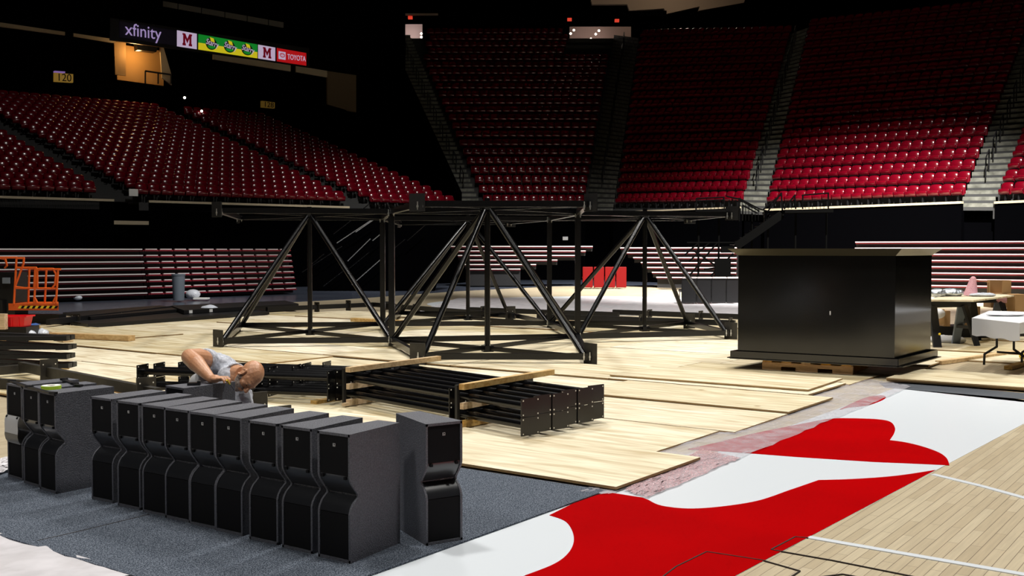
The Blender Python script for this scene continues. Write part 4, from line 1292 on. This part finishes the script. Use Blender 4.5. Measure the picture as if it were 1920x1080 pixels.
for (pa, pb, lb, pl) in (((90, 604), (330, 577), 'black beam lying along the far side of the panel stack', ((.18, .22), (.5, .1))), ((500, 580), (700, 571), 'black beam from the panel stack to behind the left truss bay', ((.45, .25), (.75, .28))), ((700, 571), (962, 592), 'black beam running behind the truss toward the court logo', ((.12, .22), (.35, .2), (.98, .3))), ((1008, 593), (1378, 606), 'black beam with clamps behind the right truss bay', ((.05, .15), (.55, .22), (.98, .22))), ((880, 580), (1160, 590), 'black beam at the edge of the film covered logo', ((.1, .18), (.6, .2))), ((1150, 585), (1390, 594), 'black beam between the truss and the covered logo', ((.3, .18), (.7, .2)))):
    steel(pa, pb, .14, .09, .11, lb, 'black_satin', name='steel_beam', plates=pl)
# logo under film
tag(MB().prism(gpoly(spl([(800, 570), (870, 562), (1000, 557), (1180, 556), (1400, 564), (1460, 580), (1300, 592), (1020, 588), (860, 580)], 5, True)), 0, .003).build('court_paint_white', M['white_paint']), kind='structure')
tag(MB().prism(gpoly(spl([(845, 566), (920, 561), (990, 562), (1010, 567), (930, 571), (870, 572)], 5, True)), 0, .005).build('court_paint_red', M['red_paint']), kind='structure')
tag(MB().prism(gpoly(spl([(1250, 572), (1380, 566), (1480, 570), (1450, 580), (1330, 582)], 5, True)), 0, .005).build('court_paint_red', M['red_paint']), kind='structure')
sheet([gp(780, 586), gp(1440, 594), gp(1440, 560), gp(860, 560)], .01, 'plastic_film', M['film_white'], 'wide cloudy plastic film over the painted logo beyond the truss', 'plastic film', amp=.03, n=30, seed=11)

# ================================================================== ORANGE LIFT, TOTE, BIN
LY = 21.5
lf = empty('lift_platform', (G(60, 585).x, LY, 0), 0, 'orange aerial work platform with guard rails at the left edge', 'lift')
lp = lambda x, y, d=0: Q(x, y, LY + d)
z0_ = lp(60, 580).z
dk_ = [lp(16, 582), lp(110, 582), lp(110, 582, .75), lp(16, 582, .75)]; MB().prism([tuple(p)[:2] for p in dk_], lp(60, 582).z, lp(60, 569).z).build('deck', M['orange'], lf)
hz = MB(); a, b = lp(36, 576), lp(109, 576); n_ = 14
for i in range(n_):
    x0_, x1_ = lerp(a.x, b.x, i / n_), lerp(a.x, b.x, (i + 1) / n_); sft = .035
    hz.add([(x0_ - sft * .5, LY - .028, a.z - .025), (x1_ - sft * .5, LY - .028, a.z - .025), (x1_ + sft * .5, LY - .028, a.z + .03), (x0_ + sft * .5, LY - .028, a.z + .03)], [(0, 1, 2, 3)], i % 2)
hz.build('hazard_stripe', [M['yellow'], M['grille']], lf)
for pts, d in (([(26, 570), (31, 484), (45, 484), (44, 495), (28, 538), (44, 540)], 0), ([(0, 483), (32, 483)], 0), ([(31, 502), (68, 502), (64, 568)], 0), ([(66, 502), (64, 540)], 0), ([(28, 540), (105, 541)], 0),
               ([(70, 508), (74, 504), (100, 504), (105, 514), (103, 534), (97, 541), (70, 541), (70, 508)], 0), ([(109, 505), (105, 569)], 0), ([(87, 506), (84, 568)], .3), ([(55, 504), (53, 568)], .3), ([(66, 505), (114, 505)], 0), ([(64, 556), (70, 568)], 0), ([(105, 556), (99, 568)], 0), ([(31, 502), (55, 504)], .5), ([(55, 504), (109, 505)], .6), ([(0, 484), (10, 486), (13, 498), (9, 503)], .3)):
    MB().path([lp(x, y, d) for x, y in pts], .022, n=7).build('guard_rail', M['orange'], lf)
MB().box((lp(8, 530).x, LY + .35, .62), (.36, .6, 1.0)).build('control_box', M['phone'], lf)
MB().box((lp(12, 525).x, LY, .95), (.14, .06, .12)).build('control_panel', M['grey_can'], lf)
MB().box(((lp(-38, 500).x), LY + .35, .3), (.95, .8, .5)).build('chassis', M['black_satin'], lf)
for x in (-.45, .45): MB().tube((lp(-38, 500).x + x * .6, LY - .1, .15), (lp(-38, 500).x + x * .6, LY + .8, .15), .15, n=18).build('wheel', M['grille'], lf)
for k in range(2): MB().box((lp(62, 560).x, LY + .2 + .3 * k, .06), (1.3, .06, .10)).build('scissor_arm', M['black_satin'], lf)
MB().box((lp(62, 560).x, LY + .35, .17), (.9, .35, .14)).build('scissor_arm', M['black_satin'], lf)
# red tote on a black case
ct = G(27, 622); D_ = ct.y + 2.6
bx = Q(12, 612, 17.8)
cse = tag(MB().box((bx.x, 17.9, .14), (.80, .5, .27)).build('equipment_case', M['black_satin']), 'low black case under the red tote', 'case')
te = empty('plastic_tote', (Q(30, 600, 17.8).x, 17.8, .28), 0, 'bright red plastic tote at the left picture edge', 'tote')
w0, w1 = .19, .22
tm = MB(); vs = [(sx * w0, sy * .13, 0) for sx, sy in ((-1, -1), (1, -1), (1, 1), (-1, 1))] + [(sx * w1, sy * .16, .18) for sx, sy in ((-1, -1), (1, -1), (1, 1), (-1, 1))] + [(sx * (w1 - .012), sy * .148, .18) for sx, sy in ((-1, -1), (1, -1), (1, 1), (-1, 1))] + [(sx * (w0 - .012), sy * .12, .01) for sx, sy in ((-1, -1), (1, -1), (1, 1), (-1, 1))]
tm.add(vs, [(3, 2, 1, 0), (12, 13, 14, 15)] + [(k * 4 + i, k * 4 + (i + 1) % 4, (k + 1) * 4 + (i + 1) % 4, (k + 1) * 4 + i) for k in range(3) for i in range(4)])
tm.build('tub', M['red_tote'], te, local=True)
MB().box((0, -.165, .175), (.50, .02, .025)).box((0, .165, .175), (.50, .02, .025)).box((-.235, 0, .175), (.03, .33, .025)).box((.235, 0, .175), (.03, .33, .025)).build('rim', M['red_tote'], te, local=True)
for x in (-.12, 0, .12): MB().box((x, -.15, .085), (.015, .02, .15)).build('rib', M['red_tote'], te, local=True)
o = MB().box(Q(2, 603, 17.55), (.17, .12, .26)).build('wood_bundle', M['lumber']); tag(o, 'bundle of pale wood pieces left of the red tote', 'wood')
p = G(335, 563); 
tc_ = empty('trash_can', p, 0, 'tall grey round trash can in front of the folded red seats', 'trash can')
MB().tube((0, 0, 0), (0, 0, .80), .17, .20, n=24).build('drum', M['grey_can'], tc_, local=True); ring((0, 0), .19, .212, .78, .83).build('rim', M['grey_can'], tc_, local=True)
p = G(362, 561)
o = MB().ball((p.x, p.y, .16), (.24, .2, .16)).build('plastic_bag', M['pale_plastic']); tag(o, 'crumpled pale blue plastic bag right of the grey trash can', 'plastic bag')
tag(MB().box((p.x + .3, p.y - .1, .03), (.45, .3, .05)).build('paper_stack', M['white_tape']), 'flat white papers on the floor right of the trash can', 'paper')
o = MB().ball((G(146, 563).x, G(146, 563).y, .08), (.14, .1, .08)).build('plastic_bag', M['pale_plastic']); tag(o, 'small pale bag on the grey floor right of the orange lift', 'plastic bag')
tag(MB().box(onplane(250, 361, lwall(200), lwall(300)), (.36, .05, .28), rz=R(39)).build('paper_sign', M['white_tape']), 'small white sign fixed beside the aisle above the left wall', 'sign')
tag(MB().box(Q(1060, 447, 57.75), (.29, .05, .19)).build('paper_sign', M['white_tape']), 'small white sign on the dark wall beyond the truss', 'sign')


# ================================================================== RETRACTED BLEACHERS
def bleacher(pl, pr, zs, label, red=False, steps=None, seat_w=.5, depth=1.2, edge='bleach_edge', back=.05):
    P, Qq = Vector((pl[0], pl[1], 0)), Vector((pr[0], pr[1], 0)); d_ = (Qq - P).normalized(); n_ = Vector((-d_.y, d_.x, 0))
    if n_.y < 0: n_ = -n_
    ang = math.atan2(d_.y, d_.x); L = (Qq - P).length
    e = empty('retracted_bleacher', (P + Qq) / 2, 0, label, 'bleacher', 'retracted bleachers')
    zt = zs[-1]
    i0, i1 = (steps[0], steps[-1]) if steps else ((0, 1), (0, 1))
    cm = MB(); a, b = P + d_ * L * i0[0] + n_ * .25, P + d_ * L * i0[1] + n_ * .25
    for k, z in enumerate(zs):
        t0, t1 = steps[k] if steps else (0, 1)
        a, b = P + d_ * L * t0 + n_ * (.22 + back * k), P + d_ * L * t1 + n_ * (.22 + back * k)
        cm.prism([tuple(a)[:2], tuple(b)[:2], tuple(b + n_ * depth)[:2], tuple(a + n_ * depth)[:2]], 0 if k == 0 else zs[k - 1] - .02, z - .02)
    cm.build('understructure', M['black_satin'], e)
    for k, z in enumerate(zs):
        t0, t1 = steps[k] if steps else (0, 1)
        a, b = P + d_ * L * t0 + n_ * back * k, P + d_ * L * t1 + n_ * back * k
        a.z = b.z = z
        rw = MB().beam(a + n_ * .12 - zz * .045, b + n_ * .12 - zz * .045, .20, .05).build('bench_row', M['bleach_red'], e)
        ed_ = MB(); 
        if not red:
            ed_.beam(a, b, .07, .038)
        else:
            m = max(1, int((b - a).length / seat_w)); wv = (b - a).length / m
            for j in range(m):
                c = a + d_ * wv * (j + .5)
                ed_.box(c + zz * .004, (wv * .78, .07, .03), rz=ang); ed_.box(c - zz * .035, (wv * .9, .08, .045), rz=ang, mi=1)
        ed_.build('row_edge', [M[edge], M['bleach_red']], rw)
    return e


def gx(px, D): return ((px - 960) / F * D, D)


zs8 = [.17 + .205 * k for k in range(8)]
bleacher(gx(-60, 30.9), gx(275, 34.6), zs8, 'retracted bleacher with long plain pale rows behind the orange lift')
bleacher(gx(279, 34.7), gx(556, 39), zs8, 'retracted bleacher with folded dark red seats behind the trash can', red=True)
bleacher(gx(650, 44), gx(820, 45.5), [.5 + .22 * k for k in range(6)], 'dim retracted bleacher with folded red seats seen through the left truss bay', red=True, steps=[(.3, .95)] * 2 + [(.1, 1)] * 4)
zr = [.75 + .2 * k for k in range(6)]
bleacher(gx(845, 46.5), gx(1112, 46.5), zr, 'retracted red and white bleacher with stepped ends seen through the centre truss bay', steps=[(.12, .49), (.1, .6), (.08, .75), (.05, .88), (.03, .95), (0, 1)])
bleacher(gx(1160, 44.5), gx(1380, 43), [.45 + .205 * k for k in range(7)], 'retracted pale row bleacher with stepped left end behind the right truss bay', steps=[(.33, 1), (.29, 1), (.24, 1), (.19, 1), (.12, 1), (.06, 1), (0, 1)])
rr = bleacher(gx(1600, 37.5), gx(1990, 34.5), [.36 + .215 * k for k in range(8)], 'retracted red and white bleacher right of the big black box', edge='pink_edge')
# ---- red sideline chairs and black chairs


def side_chair(p, ang, m, trim, label, group, h=.78, w_=.44):
    e = empty('sideline_chair', p, ang, label, 'chair', group)
    MB().box((0, 0, h * .52), (w_, .05, h * .92)).build('backrest', m, e, local=True, bevel=.05 if w_ > .4 else .02)
    MB().box((0, .24, h * .5), (w_ * .95, .42, .08)).build('seat', m, e, local=True, bevel=.02)
    for sx in (-1, 1):
        MB().tube((sx * w_ * .4, .05, 0), (sx * w_ * .4, .05, h * .5), .013, n=6).build('leg', M['bolt'], e, local=True)
        MB().tube((sx * w_ * .4, .42, 0), (sx * w_ * .4, .42, h * .5), .013, n=6).build('leg', M['bolt'], e, local=True)
    if trim: MB().box((0, -.02, h * 1.0), (w_ * .9, .06, .045)).build('trim', M['bleach_edge'], e, local=True)
    return e


for i in range(4):
    x = 1292 + 28 * i; D = 30.5
    side_chair(Vector((gx(x, D)[0], D, 0)), R(4), M['black_satin'], True, 'black sideline chair left of the big black box, %s' % ['leftmost of the row', 'second from left', 'third from left', 'half hidden by the box'][i], 'black sideline chairs')
for i in range(4):
    x = 1102 + 21 * i; D = 43
    e = side_chair(Vector((gx(x, D)[0], D, 0)), 0, M['red_chair'], False, 'bright red chair seen through the truss, %s' % ['leftmost of four', 'second from left of four', 'third from left of four', 'rightmost of four'][i], 'bright red chairs', h=.92, w_=.42)
# ---- portable stairs with rails on the lower tier
st = empty('portable_stairs', (gx(1440, 40)[0], 40, 0), 0, 'black portable staircase with rails leading up to the lit right seats', 'stairs')
SQ = lambda x, y, d=0: Q(x, y, 40 + d)
for pts, nm in (([(1386, 415), (1386, 372), (1424, 392), (1440, 396), (1465, 362), (1467, 395)], 'rail'), ([(1392, 414), (1393, 385), (1420, 400)], 'rail'), ([(1430, 394), (1448, 378), (1465, 365)], 'rail'), ([(1470, 392), (1490, 366), (1492, 392)], 'rail'), ([(1505, 392), (1505, 366), (1553, 362), (1553, 392)], 'rail'), ([(1505, 378), (1553, 375)], 'rail'), ([(1305, 394), (1306, 372), (1357, 370), (1358, 394)], 'rail'), ([(1306, 377), (1357, 375)], 'rail'), ([(1362, 368), (1385, 373), (1410, 388), (1424, 396)], 'rail')):
    MB().path([SQ(x, y) for x, y in pts], .03, n=6).build(nm, M['matte'], st)
for x in list(range(1368, 1424, 6)):
    MB().tube(SQ(x, 414), SQ(x, 374 + max(0, x - 1386) * .45), .014, n=5).build('baluster', M['matte'], st)
for x in list(range(1312, 1356, 7)): MB().tube(SQ(x, 394), SQ(x, 376), .012, n=5).build('baluster', M['matte'], st)
for x in list(range(1472, 1490, 6)) + list(range(1510, 1552, 7)): MB().tube(SQ(x, 392), SQ(x, 377), .012, n=5).build('baluster', M['matte'], st)
MB().beam(SQ(1300, 397), SQ(1362, 397), .9, .12).build('landing', M['matte'], st)
MB().beam(SQ(1466, 397), SQ(1556, 396), .9, .12).build('landing', M['matte'], st)
MB().beam(SQ(1466, 402), SQ(1380, 462), .08, .3).build('stringer', M['matte'], st)
MB().beam(SQ(1466, 402, 1), SQ(1380, 462, 1), .08, .3).build('stringer', M['matte'], st)
for i in range(9):
    x, y = lerp(1462, 1386, i / 8), lerp(403, 459, i / 8)
    a = SQ(x, y); MB().box((a.x, 40.5, a.z), (.30, 1.0, .03)).build('step', M['black_satin'], st)
for x in (1310, 1348, 1410, 1440, 1492, 1550): MB().tube(SQ(x, 400, .4), Vector((SQ(x, 400, .4).x, 40.4, -.05)), .04, n=6).build('support_post', M['matte'], st)
for i, (a, b) in enumerate((((1290, 520), (1345, 455)), ((1300, 470), (1375, 520)), ((1292, 490), (1330, 455)), ((1330, 520), (1375, 475)), ((1288, 455), (1376, 455)), ((1320, 505), (1376, 498)), ((1284, 478), (1310, 455)))):
    MB().tube(SQ(*a), SQ(*b), .035, n=6).build('diagonal_brace', M['matte'], st)
for (x0, y0, x1, y1) in ((1340, 485, 1370, 520), (1352, 462, 1377, 474)):
    a, b = SQ(x0, y1), SQ(x1, y0); MB().box(((a.x + b.x) / 2, 40, (a.z + b.z) / 2), (b.x - a.x, .1, b.z - a.z)).build('side_panel', M['matte'], st)
# ---- folded dark riser with glinting diagonal bars behind the left truss bay
rs = empty('riser_stairs', (gx(690, 42)[0], 42, 0), 0, 'dark folded riser with glinting diagonal handrails behind the left truss bay', 'riser')
RQ_ = lambda x, y, d=0: Q(x, y, 41.5 + d)
Zp = lambda x, y: (560 + x / 4.907, 380 + y / 4.907)
for k, (a, b) in enumerate((((320, 290), (480, 165)), ((350, 372), (700, 140)), ((525, 270), (700, 150)), ((450, 538), (660, 332)), ((680, 350), (795, 255)), ((845, 218), (895, 175)), ((850, 445), (980, 335)), ((1000, 350), (1175, 195)), ((465, 605), (650, 455)), ((490, 755), (780, 500)), ((80, 600), (235, 470)), ((30, 640), (400, 400)), ((580, 68), (650, 12)), ((225, 770), (420, 620)))):
    MB().tube(RQ_(*Zp(*a)), RQ_(*Zp(*b)), .020, n=8).build('handrail', M['bolt'] if k in (1, 2, 3, 4, 9) else M['black_gloss'], rs)
q = [(575, 548), (600, 470), (700, 402), (860, 402), (812, 548)]
f = [RQ_(x, y, .5) for x, y in q]; bkk = [p + Vector((0, .8, 0)) for p in f]; n = len(f)
MB().add(f + bkk, [tuple(range(n)), tuple(range(2 * n - 1, n - 1, -1))] + [(i, n + i, n + (i + 1) % n, (i + 1) % n) for i in range(n)]).build('dark_side', M['black_wall'], rs)

# ================================================================== BIG BLACK BOX ON PALLET
c0, c1, c2 = G(1371, 672, .15), G(1683.5, 689, .15), G(1756, 669.5, .15)
c3 = c0 + (c2 - c1)
xa, ya = (c1 - c0).normalized(), (c2 - c1).normalized()
ins = .06
def rect(i, z, out=0):
    return [Vector((p.x, p.y, z)) for p in (c0 + (xa + ya) * (i - out), c1 + (-xa + ya) * (i - out), c2 + (-xa - ya) * (i - out), c3 + (xa - ya) * (i - out))]
bxe = empty('metal_box', (c0 + c2) / 2 * Vector((1, 1, 0)).length / Vector((1, 1, 0)).length, 0, 'huge glossy black sheet metal box with flared rims standing on a pallet', 'metal box')
bxe.location.z = .15
M['rim'] = mat('bare_rim_steel', (.08, .072, .05), .3, .8)
M['box'] = mat('glossy_black_sheet', (.004, .0038, .0035), .15, spec=.65, bump=(1.5, .08))
ZT = 1.56 - (479 - 470) * 13.7 / F
lo, hi = rect(ins, .15), rect(ins, ZT)
MB().add(lo + hi, [(0, 1, 5, 4), (1, 2, 6, 5), (2, 3, 7, 6), (3, 0, 4, 7), (3, 2, 1, 0), (4, 5, 6, 7)]).build('shell', M['box'], bxe)
r1_, r2_ = rect(ins, ZT), rect(-.04, ZT + .085)
for i in range(4):
    j = (i + 1) % 4; a, b, c, d = r1_[i], r1_[j], r2_[j], r2_[i]
    nn = Vector((0, 0, .004)); 
    MB().add([a, b, c, d, a + nn, b + nn, c + nn, d + nn], [(0, 1, 2, 3), (7, 6, 5, 4), (0, 4, 5, 1), (2, 6, 7, 3), (1, 5, 6, 2), (3, 7, 4, 0)]).build('flared_rim', M['rim'], bxe)
b1_, b2_ = rect(0, .15), rect(0, .24)
for i in range(4):
    j = (i + 1) % 4; a, b = b1_[i], b1_[j]
    MB().beam(a + zz * .05, b + zz * .05, .03, .10).build('base_rim', M['box'], bxe)
    MB().beam(lerp(a, r1_[i] * 1.0, .0) + zz * .008, b + zz * .008, .12, .012).build('base_flange', M['box'], bxe)
g1 = lerp(c0, c1, .60); g1.z = .78
MB().box(g1 + ya * (ins - .004) * 1.0, (.014, .004, .05), rz=math.atan2(xa.y, xa.x)).build('scratch', M['badge'], bxe)
pal = empty('pallet', (lerp(c0, c1, .43).x + ya.x * .5, lerp(c0, c1, .43).y + ya.y * .5, 0), math.atan2(xa.y, xa.x), 'orange brown wooden pallet under the big black box', 'pallet')
for y in (-.38, 0, .38):
    sb = MB().box((0, y, .093), (1.15, .04, .05)).box((-.45, y, .045), (.25, .04, .05)).box((0, y, .045), (.28, .04, .05)).box((.45, y, .045), (.25, .04, .05)); sb.build('stringer', M['pallet'], pal, local=True)
for x in (-.5, -.25, 0, .25, .5): MB().box((x, 0, .132), (.12, .85, .018)).build('deck_board', M['pallet'], pal, local=True)
MB().box((0, .1, .027), (1.15, .8, .01)).build('base_board', M['pallet'], pal, local=True)

# ================================================================== WORK TABLE AND FOLDING TABLE
def sawhorse(p, ang, label):
    e = empty('sawhorse', p, ang, label, 'sawhorse', 'black plastic sawhorses')
    MB().box((0, 0, .70), (.9, .07, .10)).build('top_beam', M['black_satin'], e, local=True, bevel=.01)
    MB().box((0, 0, .76), (.9, .035, .02)).build('pine_cleat', M['lumber'], e, local=True)
    for sx in (-1, 1):
        for sy in (-1, 1):
            lg = MB().beam((sx * .32, sy * .03, .68), (sx * .40, sy * .24, .02), .13, .05).build('leg', M['black_satin'] if sy < 0 else M['grey_can'], e, local=True, bevel=.008)
            MB().ball((sx * .385, sy * .235 - .03, .25), (.025, .012, .02), 10, 6).build('orange_latch', M['yellow'], lg, local=True)
            MB().box((sx * .40, sy * .24, .012), (.15, .09, .024)).build('foot', M['black_satin'], lg, local=True)
        MB().beam((sx * .36, -.13, .33), (sx * .36, .13, .33), .10, .05).build('spreader', M['black_satin'], e, local=True)
    return e


h1 = G(1775, 652); h2 = G(1845, 640)
sawhorse(h1, R(20), 'black plastic sawhorse with orange latches just right of the black box')
sawhorse(h2 + Vector((.15, .3, 0)), R(20), 'black plastic sawhorse farther right under the plywood table')
tt = [Q(1742, 557, 16.0), Q(1762, 563, 15.1), Q(1855, 561, 15.0), Q(1912, 550, 17.0), Q(1800, 546, 19)]
z_ = .775
tq = [G(1735, 565, z_), G(1825, 566, z_), G(1908, 555.5, z_), G(1800, 551.5, z_)]
tag(MB().prism([tuple(p)[:2] for p in tq], z_, z_ + .025).build('plywood_tabletop', M['ply']), 'plywood sheet used as a table top on the sawhorses', 'table top')
tz = z_ + .025


def lumpy(px, py, r, name, m, label, cat, z=tz, st=.07, sc=.05):
    p = G(px, py, z); o = MB().ball((p.x, p.y, z + r[2] * .8), r, 22, 14).build(name, m)
    d_ = o.modifiers.new('crumple', 'DISPLACE'); t_ = bpy.data.textures.new('crumple', 'CLOUDS'); t_.noise_scale = sc; d_.texture = t_; d_.strength = st
    return tag(o, label, cat)


lumpy(1758, 556, (.13, .12, .07), 'foil_wrap', M['foil'], 'crumpled silver foil at the left end of the sawhorse table', 'foil')
lumpy(1785, 555.5, (.20, .12, .07), 'foil_wrap', M['foil'], 'crumpled silver foil in the middle of the sawhorse table', 'foil')
o = lumpy(1817, 555, (.13, .10, .10), 'bubble_wrap', M['pink'], 'upright cone of pink bubble wrap on the sawhorse table', 'bubble wrap')
p = G(1822, 555, tz); pk = MB().tube((p.x - .02, p.y, tz), (p.x + .02, p.y, tz + .30), .12, .045, n=18).ball((p.x + .02, p.y, tz + .29), (.045, .045, .04)).build('bubble_wrap', M['pink'])
tag(pk, 'peak of the pink bubble wrap on the sawhorse table', 'bubble wrap')
bpy.data.objects.remove(o)
pk['label'] = 'upright cone of pink bubble wrap on the sawhorse table'
lumpy(1842, 556, (.22, .12, .035), 'plastic_bag', M['pale_plastic'], 'flat pale plastic bag right of the pink bubble wrap', 'plastic bag', st=.04)
p = G(1873, 551, tz); cbx = empty('cardboard_box', (p.x, p.y, tz), R(-15), 'open brown cardboard box at the right of the sawhorse table', 'box')
MB().box((0, .12, .12), (.34, .01, .24)).box((-.17, 0, .12), (.01, .24, .24)).box((.17, 0, .12), (.01, .24, .24)).box((0, 0, .005), (.34, .24, .01)).build('carton', M['cardboard'], cbx, local=True)
MB().box((-.28, 0, .225), (.22, .2, .008), rot=Matrix.Rotation(R(12), 3, 'Y')).build('flap', M['cardboard'], cbx, local=True)
MB().box((.10, -.12, .12), (.14, .01, .24)).build('flap', M['cardboard'], cbx, local=True)
# storage shelf with boxes behind
for (x0, x1, y0, y1, D, nm, m, lb, cat) in ((1746, 1771, 580, 608, 18.4, 'cardboard_box', 'cardboard', 'brown box with pink wrap under the sawhorse table', 'box'), (1770, 1782, 583, 612, 18.6, 'cardboard_box', 'cardboard', 'narrow brown box under the sawhorse table', 'box'),
                                        (1808, 1838, 575, 610, 18.6, 'cardboard_box', 'cardboard', 'tall brown box between the sawhorses', 'box'), (1858, 1902, 566, 577, 18.6, 'cardboard_box', 'cardboard', 'shallow brown tray with pink wrap behind the white table', 'box'),
                                        (1903, 1925, 552, 600, 17.9, 'cardboard_box', 'cardboard', 'upright brown box at the right picture edge', 'box')):
    a, b = Q(x0, y1, D), Q(x1, y0, D); tag(MB().box(((a.x + b.x) / 2, D + .15, (a.z + b.z) / 2), (b.x - a.x, .3, b.z - a.z)).build(nm, M[m]), lb, cat)
for (px, py, D, r, lb) in ((1758, 588, 18.2, (.13, .1, .09), 'pink white wrap spilling from the box under the table'), (1880, 562, 18.5, (.22, .1, .06), 'pink bubble wrap heaped in the tray behind the white table')):
    p = Q(px, py, D); o = MB().ball(p, r, 18, 12).build('packing_wrap', M['pink'] if 'pink bubble' in lb else M['white_cloth'])
    tag(o, lb, 'wrap')
a, b = Q(1742, 640, 18.8), Q(1950, 611, 18.8)
tag(MB().box(((a.x + b.x) / 2, 18.95, (a.z + b.z) / 2 ), (b.x - a.x, .6, b.z - a.z)).build('storage_cart', M['black_satin']), 'long low black cart carrying the brown boxes', 'cart')
lumpy(1773, 645, (.34, .2, .08), 'paper_heap', M['white_cloth'], 'pale crumpled paper on the floor under the sawhorse table', 'paper', z=0, st=.05)
# white folding table
wt = empty('folding_table', G(1900, 672), 0, 'white covered folding table with black folding legs at the right edge', 'table')
zt_ = .70
w4 = [G(1822, 600, .68), G(1912, 610, .68), G(1990, 590, .68), G(1855, 586, .68)]
MB().prism([tuple(p)[:2] for p in w4], zt_ - .03, zt_).build('tabletop', M['white_cloth'], wt)
cl_ = MB()
def skirt(p, q, drop):
    n = 10; vs = []
    for i in range(n + 1):
        c = lerp(p, q, i / n); vs += [Vector((c.x, c.y, zt_ + .004)), Vector((c.x, c.y, zt_ - drop - .01 * math.sin(i * 1.7))) + Vector((0, -.01, 0))]
    cl_.add(vs, [(2 * i, 2 * i + 1, 2 * i + 3, 2 * i + 2) for i in range(n)], 0, True)
skirt(w4[0], w4[1], .21); skirt(w4[1], w4[2], .12); skirt(w4[3], w4[0], .16)
cl_.prism([tuple(p)[:2] for p in w4], zt_ + .001, zt_ + .006)
o = cl_.build('table_cover', M['white_cloth']); tag(o, 'white paper cover draped over the folding table at right', 'table cover')
for s_ in (0, 1):
    off_ = V * 0 + Vector((.62 * s_, .25 * s_, 0))
    A_ = [Q(1869, 600, 13.9), Q(1869, 650, 13.9), Q(1846, 664, 13.9), Q(1845, 684, 13.9)]
    MB().path([p + off_ for p in A_], .016, n=8).build('leg', M['black_gloss'], wt)
    B_ = [Q(1901, 615, 13.8), Q(1901, 655, 13.8), Q(1925, 672, 13.8), Q(1926, 690, 13.8)]
    MB().path([p + off_ for p in B_], .016, n=8).build('leg', M['black_gloss'], wt)
    MB().tube(Q(1869, 660, 13.9) + off_, Q(1915, 663, 13.8) + off_, .014, n=8).build('leg_brace', M['black_gloss'], wt)
for z, lb, c_ in ((.055, 'pine frame on the floor under the white folding table', 0),):
    for a, b in (((1760, 680), (1905, 660)), ((1890, 690), (1960, 670))):
        tag(MB().beam(G(*a, .03), G(*b, .03), .10, .05).build('lumber_board', M['lumber']), lb if a[0] < 1800 else 'pine board end at the right edge under the white table', 'board')
tag(MB().ball(G(1925, 668, .06), (.10, .1, .07)).build('yellow_bag', M['yellow']), 'yellow item at the right edge under the white table', 'bag')
lumpy(1885, 592, (.25, .12, .02), 'white_paper', M['white_cloth'], 'loose white paper lying on the folding table', 'paper', z=zt_ + .01, st=.02)
